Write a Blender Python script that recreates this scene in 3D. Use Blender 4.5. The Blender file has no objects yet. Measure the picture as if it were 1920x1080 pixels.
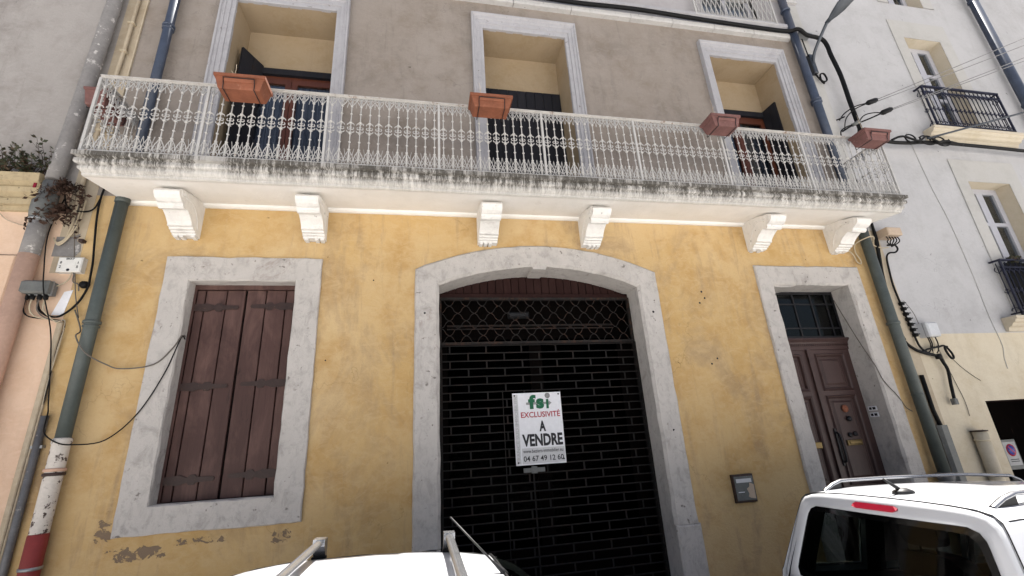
import bpy, bmesh, math, random
from mathutils import Vector, Matrix, noise
from mathutils.geometry import delaunay_2d_cdt
random.seed(7)
R = math.radians
scene = bpy.context.scene
COL = scene.collection

# ------------------------------------------------------------------ camera, sky, sun, exposure
cd = bpy.data.cameras.new('camera')
cam = bpy.data.objects.new('camera', cd); COL.objects.link(cam)
cd.sensor_width = 36.0; cd.lens = 848.7143 / 1920 * 36.0
cd.clip_start = 0.05; cd.clip_end = 3000
def aim(yaw, pitch, roll):
    cy, sy, cp, sp, cr, sr = math.cos(yaw), math.sin(yaw), math.cos(pitch), math.sin(pitch), math.cos(roll), math.sin(roll)
    fw = Vector((sy * cp, cy * cp, sp)); r0 = Vector((cy, -sy, 0)); u0 = r0.cross(fw)
    r = r0 * cr + u0 * sr; u = -r0 * sr + u0 * cr
    return Matrix((r, u, -fw)).transposed().to_4x4()
cam.matrix_world = Matrix.Translation((0, -5, 2.0)) @ aim(R(11.77768), R(19.06859), R(-3.61502))
scene.camera = cam

SUN_EL, SUN_AZ = R(72), R(53)
w = bpy.data.worlds.new('World'); scene.world = w; w.use_nodes = True
wn = w.node_tree.nodes; wl = w.node_tree.links
sky = wn.new('ShaderNodeTexSky'); sky.sky_type = 'NISHITA'; sky.sun_disc = False
sky.sun_elevation = SUN_EL; sky.sun_rotation = SUN_AZ; sky.air_density = 1.0; sky.dust_density = 6.0; sky.ozone_density = .6
wl.new(sky.outputs[0], wn['Background'].inputs[0]); wn['Background'].inputs[1].default_value = 0.05 * .75
sd = bpy.data.lights.new('sun', 'SUN'); sd.energy = 5.0; sd.angle = R(0.55); sd.color = (1, .96, .90)
so = bpy.data.objects.new('sun', sd); COL.objects.link(so)
sdir = Vector((math.cos(SUN_EL) * math.sin(SUN_AZ), math.cos(SUN_EL) * math.cos(SUN_AZ), math.sin(SUN_EL)))
so.rotation_euler = sdir.to_track_quat('Z', 'Y').to_euler(); so.location = (6, 4, 20)
vs = scene.view_settings
vs.view_transform = 'Standard'; vs.look = 'None'; vs.exposure = 2.0; vs.gamma = 1.0; vs.use_curve_mapping = False
scene.cycles.max_bounces = 8; scene.cycles.diffuse_bounces = 4; scene.cycles.glossy_bounces = 3
scene.cycles.transparent_max_bounces = 12; scene.cycles.use_denoising = True
scene.cycles.sample_clamp_indirect = 6

# ------------------------------------------------------------------ materials
MATS = {}
class NT:
    def __init__(s, name):
        s.m = bpy.data.materials.new(name); s.m.use_nodes = True
        s.n = s.m.node_tree.nodes; s.l = s.m.node_tree.links
        s.b = s.n['Principled BSDF']; MATS[name] = s.m
        g = s.n.new('ShaderNodeNewGeometry'); s.pos = g.outputs['Position']
    def lk(s, a, b): s.l.new(a, b)
    def noise(s, scale, detail=5, rough=.6, stretch=None, dist=0, offset=None):
        t = s.n.new('ShaderNodeTexNoise'); t.inputs['Scale'].default_value = scale
        t.inputs['Detail'].default_value = detail; t.inputs['Roughness'].default_value = rough
        t.inputs['Distortion'].default_value = dist
        mp = s.n.new('ShaderNodeMapping'); s.lk(s.pos, mp.inputs[0])
        if stretch: mp.inputs['Scale'].default_value = stretch
        if offset: mp.inputs['Location'].default_value = offset
        s.lk(mp.outputs[0], t.inputs['Vector'])
        return t.outputs['Fac']
    def ramp(s, fac, lo, hi):
        r = s.n.new('ShaderNodeMapRange'); r.clamp = True
        r.inputs['From Min'].default_value = lo; r.inputs['From Max'].default_value = hi
        s.lk(fac, r.inputs['Value']); return r.outputs[0]
    def math(s, op, a, b):
        m = s.n.new('ShaderNodeMath'); m.operation = op; m.use_clamp = (op != 'ADD' and op != 'SUBTRACT')
        for i, v in enumerate((a, b)):
            if isinstance(v, (int, float)): m.inputs[i].default_value = v
            else: s.lk(v, m.inputs[i])
        return m.outputs[0]
    def mix(s, fac, a, b, mode='MIX'):
        m = s.n.new('ShaderNodeMix'); m.data_type = 'RGBA'; m.blend_type = mode
        for i, v in ((0, fac), (6, a), (7, b)):
            if isinstance(v, (int, float)): m.inputs[i].default_value = v
            elif isinstance(v, tuple): m.inputs[i].default_value = (*v, 1)
            else: s.lk(v, m.inputs[i])
        return m.outputs[2]
    def axis(s, i):
        x = s.n.new('ShaderNodeSeparateXYZ'); s.lk(s.pos, x.inputs[0]); return x.outputs[i]
    def bump(s, layers, dist=.01):
        prev = None
        for fac, st in layers:
            b = s.n.new('ShaderNodeBump'); b.inputs['Strength'].default_value = st; b.inputs['Distance'].default_value = dist
            s.lk(fac, b.inputs['Height'])
            if prev: s.lk(prev, b.inputs['Normal'])
            prev = b.outputs[0]
        s.lk(prev, s.b.inputs['Normal'])
    def done(s, col, rough=.85, metal=0, spec=.3):
        if isinstance(col, tuple): s.b.inputs['Base Color'].default_value = (*col, 1)
        else: s.lk(col, s.b.inputs['Base Color'])
        s.b.inputs['Roughness'].default_value = rough; s.b.inputs['Metallic'].default_value = metal
        s.b.inputs['Specular IOR Level'].default_value = spec
        return s.m
    def obrand(s):
        o = s.n.new('ShaderNodeObjectInfo'); return o.outputs['Random']

def gen(name, col, rough=.6, metal=0, spec=.4, dark=.75, scale=9, dirt=None, dirt_at=(.58, .72), bump=.15, stretch=None, rand=0):
    t = NT(name)
    n1 = t.noise(scale, 6, .65, stretch); n2 = t.noise(scale * 6, 4, .6, stretch, offset=(3, 7, 1))
    c = t.mix(t.ramp(n1, .35, .7), col, tuple(v * dark for v in col))
    c = t.mix(t.math('MULTIPLY', t.ramp(n2, .45, .75), .35), c, tuple(min(1, v * 1.25) for v in col))
    if dirt: c = t.mix(t.ramp(t.noise(scale * 1.7, 8, .7, offset=(9, 2, 4)), *dirt_at), c, dirt)
    if rand:
        r = t.ramp(t.obrand(), 0, 1); c = t.mix(t.math('MULTIPLY', r, rand), c, tuple(v * .45 for v in col))
    if bump: t.bump([(n1, bump), (n2, bump * .6)], .004)
    return t.done(c, rough, metal, spec)

def plaster(name, base, light, dark, grime=(.16, .13, .1), gst=.35, bump=.35, speck=True, low=None):
    t = NT(name)
    big = t.noise(.55, 6, .62, dist=.6); mid = t.noise(2.6, 7, .65, offset=(4, 1, 8)); fin = t.noise(38, 5, .7)
    cloud = t.noise(1.3, 8, .7, (1, 1, .6), .8, (11, 3, 5))
    c = t.mix(t.ramp(big, .36, .66), base, light)
    c = t.mix(t.math('MULTIPLY', t.ramp(mid, .47, .7), .75), c, dark)
    c = t.mix(t.math('MULTIPLY', t.ramp(cloud, .52, .78), gst), c, grime)
    st = t.noise(3.2, 6, .7, (2.2, 1, .22), .3, (2, 5, 7))
    c = t.mix(t.math('MULTIPLY', t.ramp(st, .56, .8), gst * .9), c, grime)
    tw = t.noise(7, 6, .7, (1, 1, 1.6), 1.2, (3, 3, 9)); c = t.mix(t.math('MULTIPLY', t.ramp(tw, .47, .64), .5), c, light)
    c = t.mix(t.math('MULTIPLY', t.ramp(fin, .5, .8), .25), c, tuple(v * .7 for v in base))
    if speck:
        sp = t.noise(13, 2, .5, offset=(1, 9, 3)); c = t.mix(t.math('MULTIPLY', t.ramp(sp, .74, .79), .75), c, tuple(v * .25 for v in base))
        # hairline cracks
        v = t.n.new('ShaderNodeTexVoronoi'); v.feature = 'DISTANCE_TO_EDGE'; v.inputs['Scale'].default_value = .8
        ad = t.n.new('ShaderNodeVectorMath'); ad.operation = 'ADD'
        nz = t.n.new('ShaderNodeTexNoise'); nz.inputs['Scale'].default_value = 3.0; nz.inputs['Detail'].default_value = 6
        t.lk(t.pos, nz.inputs['Vector']); t.lk(nz.outputs['Color'], ad.inputs[0]); t.lk(t.pos, ad.inputs[1]); t.lk(ad.outputs[0], v.inputs['Vector'])
        gate = t.ramp(t.noise(.7, 3, .5, offset=(6, 6, 1)), .56, .62)
        cr = t.math('MULTIPLY', t.math('SUBTRACT', 1.0, t.ramp(v.outputs['Distance'], .001, .006)), gate)
        c = t.mix(t.math('MULTIPLY', cr, .35), c, tuple(v_ * .35 for v_ in base))
    hb = mid
    if low:
        # flaked-off plaster near the foot of the wall, bare mortar showing
        for (x, z, sx, sz, thr) in low:
            dx = t.math('ABSOLUTE', t.math('SUBTRACT', t.axis(0), x), 0); dz = t.math('ABSOLUTE', t.math('SUBTRACT', t.axis(2), z), 0)
            g = t.math('MULTIPLY', t.ramp(dx, sx, sx * .3), t.ramp(dz, sz, sz * .2))
            fl = t.noise(9.5, 8, .7, (1, 1, 1.4), .9, (x, 5, z))
            f = t.ramp(t.math('MULTIPLY', fl, g), thr, thr + .012)
            c = t.mix(f, c, (.2, .145, .1)); hb = t.math('SUBTRACT', hb, t.math('MULTIPLY', f, .9))
    t.bump([(hb, bump * .9), (tw, bump * .8), (fin, bump * .55), (t.noise(120, 3, .6), bump * .35)], .012)
    return t.done(c, .92, 0, .15 if max(base) > .05 else .02)

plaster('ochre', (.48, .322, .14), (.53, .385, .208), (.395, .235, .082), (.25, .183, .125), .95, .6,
        low=[(-2.45, 1.30, .6, .16, .48), (-2.72, 1.50, .16, .26, .48), (-1.27, 1.33, .2, .18, .48), (-1.95, 1.36, .5, .10, .48)])
plaster('upper_plaster', (.235, .202, .174), (.275, .242, .215), (.195, .16, .13), (.13, .112, .098), .7, .5)
plaster('upper_plaster_flare', (.33, .315, .32), (.37, .355, .36), (.29, .27, .27), (.22, .2, .2), .3, .3)  # attic plaster: pale lavender haze of the sun flare put into the colour
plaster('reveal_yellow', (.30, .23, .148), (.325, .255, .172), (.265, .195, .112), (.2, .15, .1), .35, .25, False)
plaster('pink_plaster', (.62, .44, .315), (.66, .49, .37), (.56, .38, .265), (.36, .27, .21), .3, .3)
plaster('grey_plaster', (.29, .27, .255), (.335, .315, .30), (.235, .215, .20), (.17, .15, .14), .7, .5)
plaster('cream_strip', (.40, .33, .235), (.45, .385, .295), (.32, .255, .175), (.17, .145, .12), .6, .4)
plaster('right_upper', (.40, .395, .40), (.44, .435, .44), (.35, .345, .345), (.30, .285, .27), .45, .4)
plaster('right_lower', (.53, .46, .345), (.57, .51, .4), (.47, .395, .28), (.32, .27, .2), .35, .3)
plaster('right_frame', (.40, .39, .37), (.43, .42, .405), (.36, .35, .33), (.35, .32, .28), .3, .25, False)
plaster('right_reveal', (.47, .415, .32), (.51, .455, .365), (.42, .36, .265), (.4, .32, .22), .2, .2, False)
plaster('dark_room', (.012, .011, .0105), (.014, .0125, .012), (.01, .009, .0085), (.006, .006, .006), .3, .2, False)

def stone(name, base, pit=(.17, .15, .14), gst=.45):
    t = NT(name)
    a = t.noise(1.6, 7, .68, dist=.5); b = t.noise(6.5, 8, .72, (1, 1, .7), .6, (7, 2, 2)); f = t.noise(60, 5, .7)
    c = t.mix(t.ramp(a, .35, .68), base, tuple(v * 1.14 for v in base))
    c = t.mix(t.math('MULTIPLY', t.ramp(b, .52, .74), gst), c, tuple(v * .62 for v in base))
    c = t.mix(t.math('MULTIPLY', t.ramp(t.noise(2.4, 9, .75, (1, 1, .5), .9, (1, 8, 3)), .6, .72), gst), c, (.24, .2, .18))
    c = t.mix(t.math('MULTIPLY', t.ramp(t.noise(15, 6, .7, (1, 1, .6), .6, (3, 3, 6)), .5, .66), gst * .36), c, tuple(v * .6 for v in base))
    c = t.mix(t.math('MULTIPLY', t.ramp(t.noise(17, 3, .5), .68, .75), .8), c, pit)
    c = t.mix(t.math('MULTIPLY', t.ramp(f, .5, .8), .2), c, tuple(v * .7 for v in base))
    t.bump([(b, .6), (f, .4), (a, .3)], .014)
    return t.done(c, .9, 0, .2)
stone('white_stone', (.43, .404, .38), (.12, .105, .095), gst=.95)
stone('architrave', (.335, .33, .345), gst=.45)
stone('string_white', (.41, .40, .39), gst=.6)
stone('cream_stone', (.37, .30, .19), (.06, .05, .035), 1.0)
stone('corbel_white', (.66, .645, .62), (.2, .18, .17), .4)

t = NT('soffit_white')   # balcony cornice: whitewash with black algae runs below the lip
a = t.noise(2.2, 7, .65); f = t.noise(30, 6, .7)
c = t.mix(t.ramp(a, .35, .7), (.82, .80, .77), (.74, .72, .68))
zz = t.axis(2)
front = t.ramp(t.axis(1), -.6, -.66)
hor = t.noise(1.1, 5, .6, (1, 1, 0), .4, (3, 0, 0))
str_ = t.noise(15, 8, .8, (1, .4, .14), .3, (5, 0, 1)); str2 = t.noise(75, 4, .7, (1, .3, .10), 0, (5, 0, 1))
edge = t.ramp(zz, 4.64, 4.79)
streak = t.ramp(str_, .36, .53); fine = t.ramp(str2, .36, .60); dens = t.ramp(t.math('ADD', hor, t.math('MULTIPLY', t.ramp(t.axis(0), -3.0, .0), .16)), .36, .56)
mask = t.math('MULTIPLY', t.math('MULTIPLY', streak, t.math('ADD', .45, t.math('MULTIPLY', fine, .55))), t.math('MULTIPLY', t.math('ADD', .12, t.math('MULTIPLY', dens, .88)), t.math('ADD', .15, t.math('MULTIPLY', edge, .85))))
lip = t.math('MULTIPLY', t.math('MULTIPLY', t.ramp(zz, 4.797, 4.803), t.ramp(t.axis(0), -2.9, -1.2)), t.ramp(t.noise(3.5, 7, .7, offset=(1, 4, 4)), .34, .62))
mask = t.math('MULTIPLY', t.math('MAXIMUM', t.math('MULTIPLY', mask, 1.55), lip), front)
c = t.mix(t.math('MULTIPLY', front, .8), c, (.53, .51, .48))  # cornice front greyed in colour to offset too much sky light on it
c = t.mix(t.math('MULTIPLY', mask, .93), c, t.mix(t.ramp(f, .3, .7), (.018, .016, .013), (.082, .073, .06)))
c = t.mix(t.math('MULTIPLY', t.ramp(t.noise(7, 7, .75, offset=(2, 2, 2)), .6, .74), .25), c, (.36, .33, .28))
t.bump([(t.noise(9, 7, .7), .5), (f, .35)], .012)
t.done(c, .9, 0, .2)

gen('rail_white', (.43, .42, .405), .55, 0, .4, .86, 14, (.24, .12, .06), (.62, .72), .2)
gen('rail_rust', (.43, .41, .385), .65, 0, .3, .8, 8, (.16, .085, .045), (.57, .68), .3)
gen('dark_iron', (.014, .014, .017), .5, .2, .3, .6, 12, (.07, .045, .03), (.6, .7))
gen('navy_iron', (.012, .013, .03), .5, 0, .3, .7, 12)
gen('grille_iron', (.026, .023, .022), .75, .1, .12, .5, 10, (.05, .028, .02), (.5, .62), .3)
gen('slat_metal', (.019, .0175, .017), .75, .1, .12, .55, 5, (.026, .018, .015), (.5, .66), .25, rand=.35)
def wood(name, col, worn, streak=.7, spec=.25, rough=.6, dark=(.02, .012, .01)):
    t = NT(name)
    g = t.noise(14, 8, .7, (3.2, 3.2, .16), .35); g2 = t.noise(3, 6, .65, (1.4, 1, .5), .6, (4, 4, 1)); f = t.noise(70, 4, .7, (1, 1, .12))
    r = t.obrand()
    c = t.mix(t.math('MULTIPLY', t.ramp(r, 0, 1), .4), col, tuple(v * .6 for v in col))
    c = t.mix(t.math('MULTIPLY', t.ramp(g2, .45, .7), streak), c, worn)
    c = t.mix(t.math('MULTIPLY', t.ramp(g, .5, .75), .6), c, tuple(v * .5 for v in col))
    c = t.mix(t.math('MULTIPLY', t.ramp(t.noise(5, 6, .7, (1.5, 1, .6), .3, (8, 1, 2)), .64, .72), .7), c, dark)
    t.bump([(g, .35), (f, .3)], .005)
    return t.done(c, rough, 0, spec)
wood('shutter_brown', (.07, .036, .031), (.135, .076, .064), .85)
wood('door_brown', (.058, .031, .028), (.08, .046, .041), .5, .35, .45)
wood('fascia_board', (.026, .012, .011), (.036, .019, .017), .5, .08, .8)
wood('door_dark', (.004, .003, .0028), (.005, .0038, .0034), .4, .02, .95)
wood('window_red', (.085, .025, .013), (.11, .036, .018), .4, .4, .4)
wood('black_shutter', (.012, .012, .016), (.02, .0195, .023), .5, .2, .7)
gen('strap_brown', (.04, .023, .02), .55, .1, .35, .7, 16, (.1, .055, .035), (.58, .7), .3)
gen('pipe_green', (.068, .082, .078), .5, 0, .4, .75, 7, (.16, .14, .11), (.64, .74), .12)
gen('pipe_blue', (.05, .065, .10), .45, .1, .45, .7, 7, (.2, .18, .15), (.64, .76), .12)
gen('pipe_cement', (.23, .22, .215), .8, 0, .25, .7, 6, (.5, .48, .46), (.58, .66), .4)
gen('pipe_pink', (.55, .36, .27), .8, 0, .2, .88, 6, (.33, .26, .22), (.66, .76), .3)
gen('pipe_chipped', (.55, .51, .47), .7, 0, .3, .85, 9, (.06, .04, .035), (.56, .6), .5)
gen('pipe_red', (.2, .022, .02), .55, 0, .4, .75, 9, (.3, .2, .18), (.68, .74), .2)
gen('pipe_grey', (.16, .16, .165), .6, .3, .35, .7, 9, (.35, .33, .31), (.6, .68), .25)
gen('zinc', (.3, .31, .32), .4, .6, .5, .8, 9)
gen('black_cable', (.004, .004, .0045), .6, 0, .2, .8, 20, bump=0)
gen('grey_cable', (.13, .115, .1), .6, 0, .3, .8, 20, bump=0)
gen('beige_cable', (.46, .39, .28), .6, 0, .3, .8, 20, bump=0)
gen('bare_wire', (.22, .22, .22), .35, .7, .5, .8, 20, bump=0)
gen('terracotta', (.22, .078, .042), .75, 0, .3, .65, 7, (.3, .15, .1), (.6, .75), .2)
gen('old_rose', (.17, .082, .074), .75, 0, .3, .65, 7, (.25, .15, .13), (.6, .75), .2)
gen('soil', (.06, .045, .03), .95, 0, .1)
gen('twig', (.45, .37, .28), .8, 0, .2)
gen('weed_leaf', (.028, .036, .017), .7, 0, .3, .6, 20, (.07, .04, .025), (.5, .6))
gen('dead_leaf', (.045, .024, .016), .8, 0, .2, .6, 20)
gen('grey_box', (.13, .135, .13), .5, 0, .4, .7, 10, (.3, .3, .29), (.64, .7))
gen('white_plastic', (.62, .61, .58), .45, 0, .45, .9, 8, (.4, .37, .33), (.62, .75), .05)
gen('grey_plastic', (.52, .53, .55), .45, 0, .45, .9, 8, bump=.05)
gen('beige_box', (.46, .36, .27), .6, 0, .3, .85, 8)
gen('sign_white', (.74, .74, .77), .35, 0, .45, .95, 4, bump=.03)
gen('sign_grey', (.55, .55, .56), .4, 0, .4, .95, 4, bump=0)
gen('print_grey', (.3, .3, .3), .5, bump=0); gen('print_lightgrey', (.36, .36, .36), .5, bump=0)
gen('print_green', (.0, .11, .045), .45, bump=0); gen('print_red', (.42, .012, .03), .45, bump=0)
gen('print_black', (.008, .008, .014), .45, bump=0); gen('print_blue', (.03, .05, .3), .45, bump=0)
gen('brass', (.16, .115, .05), .35, .8, .5, .6, 12, (.08, .06, .03), (.55, .65))
gen('lamp_grey', (.05, .058, .07), .35, .4, .5, .85, 8, bump=.05)
gen('pvc_white', (.4, .4, .435), .35, 0, .5, .95, 8, bump=.03)
gen('bounce_street', (.42, .415, .41), .9, 0, .3, .85, 3, (.33, .325, .32), (.5, .7), .5)  # unseen street made pale as a reflector, bouncing sun up onto the soffit
gen('paving', (.33, .31, .28), .85, 0, .3, .75, 2, (.2, .19, .17), (.55, .7), .4)
gen('roof_tile', (.34, .17, .1), .85, 0, .25, .7, 5, rand=.4)
gen('chrome', (.36, .365, .38), .25, .85, .5, .85, 10, bump=.02)
gen('frit', (.003, .003, .003), .08, 0, .5, bump=0)
gen('rubber', (.004, .004, .0045), .6, 0, .2, bump=0)
gen('plastic_black', (.006, .006, .007), .5, 0, .4, .8, 20, bump=.05)
gen('tyre', (.02, .02, .02), .85, 0, .2, bump=.1)
gen('seat_cloth', (.006, .006, .0065), .95, 0, .2, bump=.1)
gen('lamp_red', (.2, .008, .02), .2, 0, .5, .9, 20, bump=0)
def paint(name, col):
    t = NT(name); n = t.noise(2.5, 4, .6); d = t.noise(35, 6, .7)
    c = t.mix(t.math('MULTIPLY', t.ramp(n, .4, .7), .12), col, tuple(v * .8 for v in col))
    c = t.mix(t.math('MULTIPLY', t.ramp(d, .62, .75), .18), c, (.5, .47, .42))
    t.done(c, .32, 0, .5); t.b.inputs['Coat Weight'].default_value = .7; t.b.inputs['Coat Roughness'].default_value = .06
paint('car_white', (.47, .48, .505))
def glass(name, tint, ior=1.45, amount=1.0, rough=.02):
    m = bpy.data.materials.new(name); m.use_nodes = True; n = m.node_tree.nodes; l = m.node_tree.links
    n.remove(n['Principled BSDF']); tr = n.new('ShaderNodeBsdfTransparent'); tr.inputs[0].default_value = (*tint, 1)
    gl = n.new('ShaderNodeBsdfGlossy'); gl.inputs['Roughness'].default_value = rough; fr = n.new('ShaderNodeFresnel'); fr.inputs[0].default_value = ior
    mx = n.new('ShaderNodeMixShader'); mu = n.new('ShaderNodeMath'); mu.operation = 'MULTIPLY'; mu.inputs[1].default_value = amount
    l.new(fr.outputs[0], mu.inputs[0]); l.new(mu.outputs[0], mx.inputs[0]); l.new(tr.outputs[0], mx.inputs[1]); l.new(gl.outputs[0], mx.inputs[2])
    l.new(mx.outputs[0], n['Material Output'].inputs[0]); MATS[name] = m
glass('window_glass', (.75, .78, .8), 1.45, .5); glass('car_glass', (.46, .51, .47), 1.4, .6); glass('transom_glass', (.25, .27, .27), 1.45, .6, .08); glass('inner_glass', (.12, .12, .12), 1.3, .05, .2)
t = NT('curtain'); n = t.noise(26, 3, .5, (1, 1, .03)); c = t.mix(t.ramp(n, .35, .65), (.17, .17, .205), (.07, .07, .095)); t.bump([(n, .6)], .02); t.done(c, .9, 0, .1)

# ------------------------------------------------------------------ mesh helpers
class MB:
    def __init__(s): s.v = []; s.f = []; s.sm = []
    def add(s, vs, fs, smooth=False):
        o = len(s.v); s.v += [tuple(v) for v in vs]; s.f += [tuple(i + o for i in f) for f in fs]; s.sm += [smooth] * len(fs); return s
    def box(s, x0, x1, y0, y1, z0, z1):
        return s.add([(x0, y0, z0), (x1, y0, z0), (x1, y1, z0), (x0, y1, z0), (x0, y0, z1), (x1, y0, z1), (x1, y1, z1), (x0, y1, z1)],
                     [(0, 3, 2, 1), (4, 5, 6, 7), (0, 1, 5, 4), (1, 2, 6, 5), (2, 3, 7, 6), (3, 0, 4, 7)])
    def bevbox(s, x0, x1, y0, y1, z0, z1, b=.006):
        # box with its four front (low y) edges chamfered
        a = [(x0, z0), (x1, z0), (x1, z1), (x0, z1)]; c = [(x0 + b, z0 + b), (x1 - b, z0 + b), (x1 - b, z1 - b), (x0 + b, z1 - b)]
        vs = [(x, y0, z) for x, z in c] + [(x, y0 + b, z) for x, z in a] + [(x, y1, z) for x, z in a]
        fs = [(0, 1, 2, 3)]
        for i in range(4):
            j = (i + 1) % 4; fs += [(4 + i, 4 + j, j, i), (8 + i, 8 + j, 4 + j, 4 + i)]
        fs.append((11, 10, 9, 8)); return s.add(vs, fs)
    def prism(s, prof, axis, a, b):
        # prof: list of 2D points, extruded between a and b along axis ('x': prof=(y,z); 'y': (x,z); 'z': (x,y))
        n = len(prof); mk = {'x': lambda p, t: (t, p[0], p[1]), 'y': lambda p, t: (p[0], t, p[1]), 'z': lambda p, t: (p[0], p[1], t)}[axis]
        return s.add([mk(p, a) for p in prof] + [mk(p, b) for p in prof],
                     [tuple(range(n)), tuple(range(2 * n - 1, n - 1, -1))] + [(i, i + n, (i + 1) % n + n, (i + 1) % n) for i in range(n)])
    def tube(s, pts, r, n=8, cap=True, smooth=True):
        P = [Vector(p) for p in pts]; rs = r if isinstance(r, (list, tuple)) else [r] * len(P)
        vs = []; prev = None
        for i, p in enumerate(P):
            d = (P[min(i + 1, len(P) - 1)] - P[max(i - 1, 0)])
            d = d.normalized() if d.length > 1e-9 else Vector((0, 0, 1))
            if prev is None: u = d.orthogonal().normalized()
            else:
                u = prev - d * prev.dot(d); u = u.normalized() if u.length > 1e-6 else d.orthogonal().normalized()
            prev = u; q = d.cross(u)
            for k in range(n):
                a = 2 * math.pi * k / n; vs.append(p + (u * math.cos(a) + q * math.sin(a)) * rs[i])
        fs = []
        for i in range(len(P) - 1):
            for k in range(n): fs.append((i * n + k, i * n + (k + 1) % n, (i + 1) * n + (k + 1) % n, (i + 1) * n + k))
        s.add(vs, fs, smooth)
        if cap:
            m = len(P); s.add(vs[:n], [tuple(range(n - 1, -1, -1))]); s.add(vs[(m - 1) * n:], [tuple(range(n))])
        return s
    def ribbon(s, pts, w, t, y=0):
        # flat strip in the x-z plane: pts [(x,z)], in-plane width w, thickness t
        n = len(pts); vs = []
        for i, (x, z) in enumerate(pts):
            a = pts[max(i - 1, 0)]; b = pts[min(i + 1, n - 1)]; dx, dz = b[0] - a[0], b[1] - a[1]; L = math.hypot(dx, dz) or 1
            nx, nz = -dz / L * w / 2, dx / L * w / 2
            vs += [(x + nx, y - t / 2, z + nz), (x - nx, y - t / 2, z - nz), (x - nx, y + t / 2, z - nz), (x + nx, y + t / 2, z + nz)]
        fs = [(0, 1, 2, 3), (4 * n - 1, 4 * n - 2, 4 * n - 3, 4 * n - 4)]
        for i in range(n - 1):
            o = 4 * i
            for k in range(4): fs.append((o + k, o + (k + 1) % 4 + 0, o + 4 + (k + 1) % 4, o + 4 + k)[::-1])
        return s.add(vs, fs)
    def lathe(s, prof, c=(0, 0, 0), n=16, axis='z'):
        vs = []
        for r, h in prof:
            for k in range(n):
                a = 2 * math.pi * k / n; p = (r * math.cos(a), r * math.sin(a), h)
                if axis == 'y': p = (p[0], p[2], p[1])
                if axis == 'x': p = (p[2], p[0], p[1])
                vs.append((c[0] + p[0], c[1] + p[1], c[2] + p[2]))
        m = len(prof); fs = [(i * n + k, i * n + (k + 1) % n, (i + 1) * n + (k + 1) % n, (i + 1) * n + k) for i in range(m - 1) for k in range(n)]
        s.add(vs, fs, True); s.add(vs[:n], [tuple(range(n))]); s.add(vs[(m - 1) * n:], [tuple(range(n))]); return s
    def jitter(s, amp, scale=6, seed=0):
        o = Vector((seed * 3.1, seed * 1.7, seed * 2.3))
        s.v = [tuple(Vector(v) + noise.noise_vector(Vector(v) * scale + o) * amp) for v in s.v]; return s

WORLD = {}
def link(name, me, material, parent, loc):
    o = bpy.data.objects.new(name, me); COL.objects.link(o)
    if me is not None and material and not me.materials: me.materials.append(MATS[material])
    base = Vector((0, 0, 0))
    if parent is not None: o.parent = parent; base = WORLD[parent]
    o.location = Vector(loc) - base; WORLD[o] = Vector(loc); return o
def mesh_of(mb, name, origin, fix=True):
    me = bpy.data.meshes.new(name)
    me.from_pydata([tuple(Vector(v) - origin) for v in mb.v], [], mb.f)
    me.polygons.foreach_set('use_smooth', mb.sm)
    if fix:
        bm = bmesh.new(); bm.from_mesh(me); bmesh.ops.remove_doubles(bm, verts=bm.verts, dist=1e-5)
        bmesh.ops.recalc_face_normals(bm, faces=bm.faces); bm.to_mesh(me); bm.free()
    me.update(); return me
def put(name, mb, material, parent=None, origin=None, label=None, cat=None, group=None, kind=None, fix=True):
    if origin is None:
        xs = list(zip(*mb.v)); origin = Vector(((min(xs[0]) + max(xs[0])) / 2, (min(xs[1]) + max(xs[1])) / 2, min(xs[2])))
    o = link(name, mesh_of(mb, name, Vector(origin), fix), material, parent, origin)
    return tag(o, label, cat, group, kind)
def tag(o, label=None, cat=None, group=None, kind=None):
    if label: o['label'] = label
    if cat: o['category'] = cat
    if group: o['group'] = group
    if kind: o['kind'] = kind
    return o
def thing(name, loc, label, cat, group=None):
    o = bpy.data.objects.new(name, None); COL.objects.link(o); o.empty_display_size = .2
    o.location = loc; WORLD[o] = Vector(loc); return tag(o, label, cat, group)
def group_part(name, loc, parent, label=None):
    o = bpy.data.objects.new(name, None); COL.objects.link(o); o.empty_display_size = .1
    o.parent = parent; o.location = Vector(loc) - WORLD[parent]; WORLD[o] = Vector(loc)
    if label: o['label'] = label
    return o
def spline(pts, k=6):
    P = [Vector(p) for p in pts]; out = []
    for i in range(len(P) - 1):
        a, b, c, d = P[max(i - 1, 0)], P[i], P[i + 1], P[min(i + 2, len(P) - 1)]
        for j in range(k):
            t = j / k; out.append(.5 * ((2 * b) + (c - a) * t + (2 * a - 5 * b + 4 * c - d) * t * t + (3 * b - a - 3 * c + d) * t ** 3))
    out.append(P[-1]); return out
def cable(pts, r, material, label, name='cable', group=None, k=6, n=6, parent=None):
    mb = MB().tube(spline(pts, k), r, n)
    return put(name, mb, material, parent, None, label, 'cable' if not parent else None, group)
def densify(path, step):
    out = []
    for i in range(len(path) - 1):
        a, b = Vector(path[i]), Vector(path[i + 1]); m = max(1, int(round((b - a).length / step)))
        for j in range(m): out.append(tuple(a + (b - a) * (j / m)))
    out.append(tuple(path[-1])); return out

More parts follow.
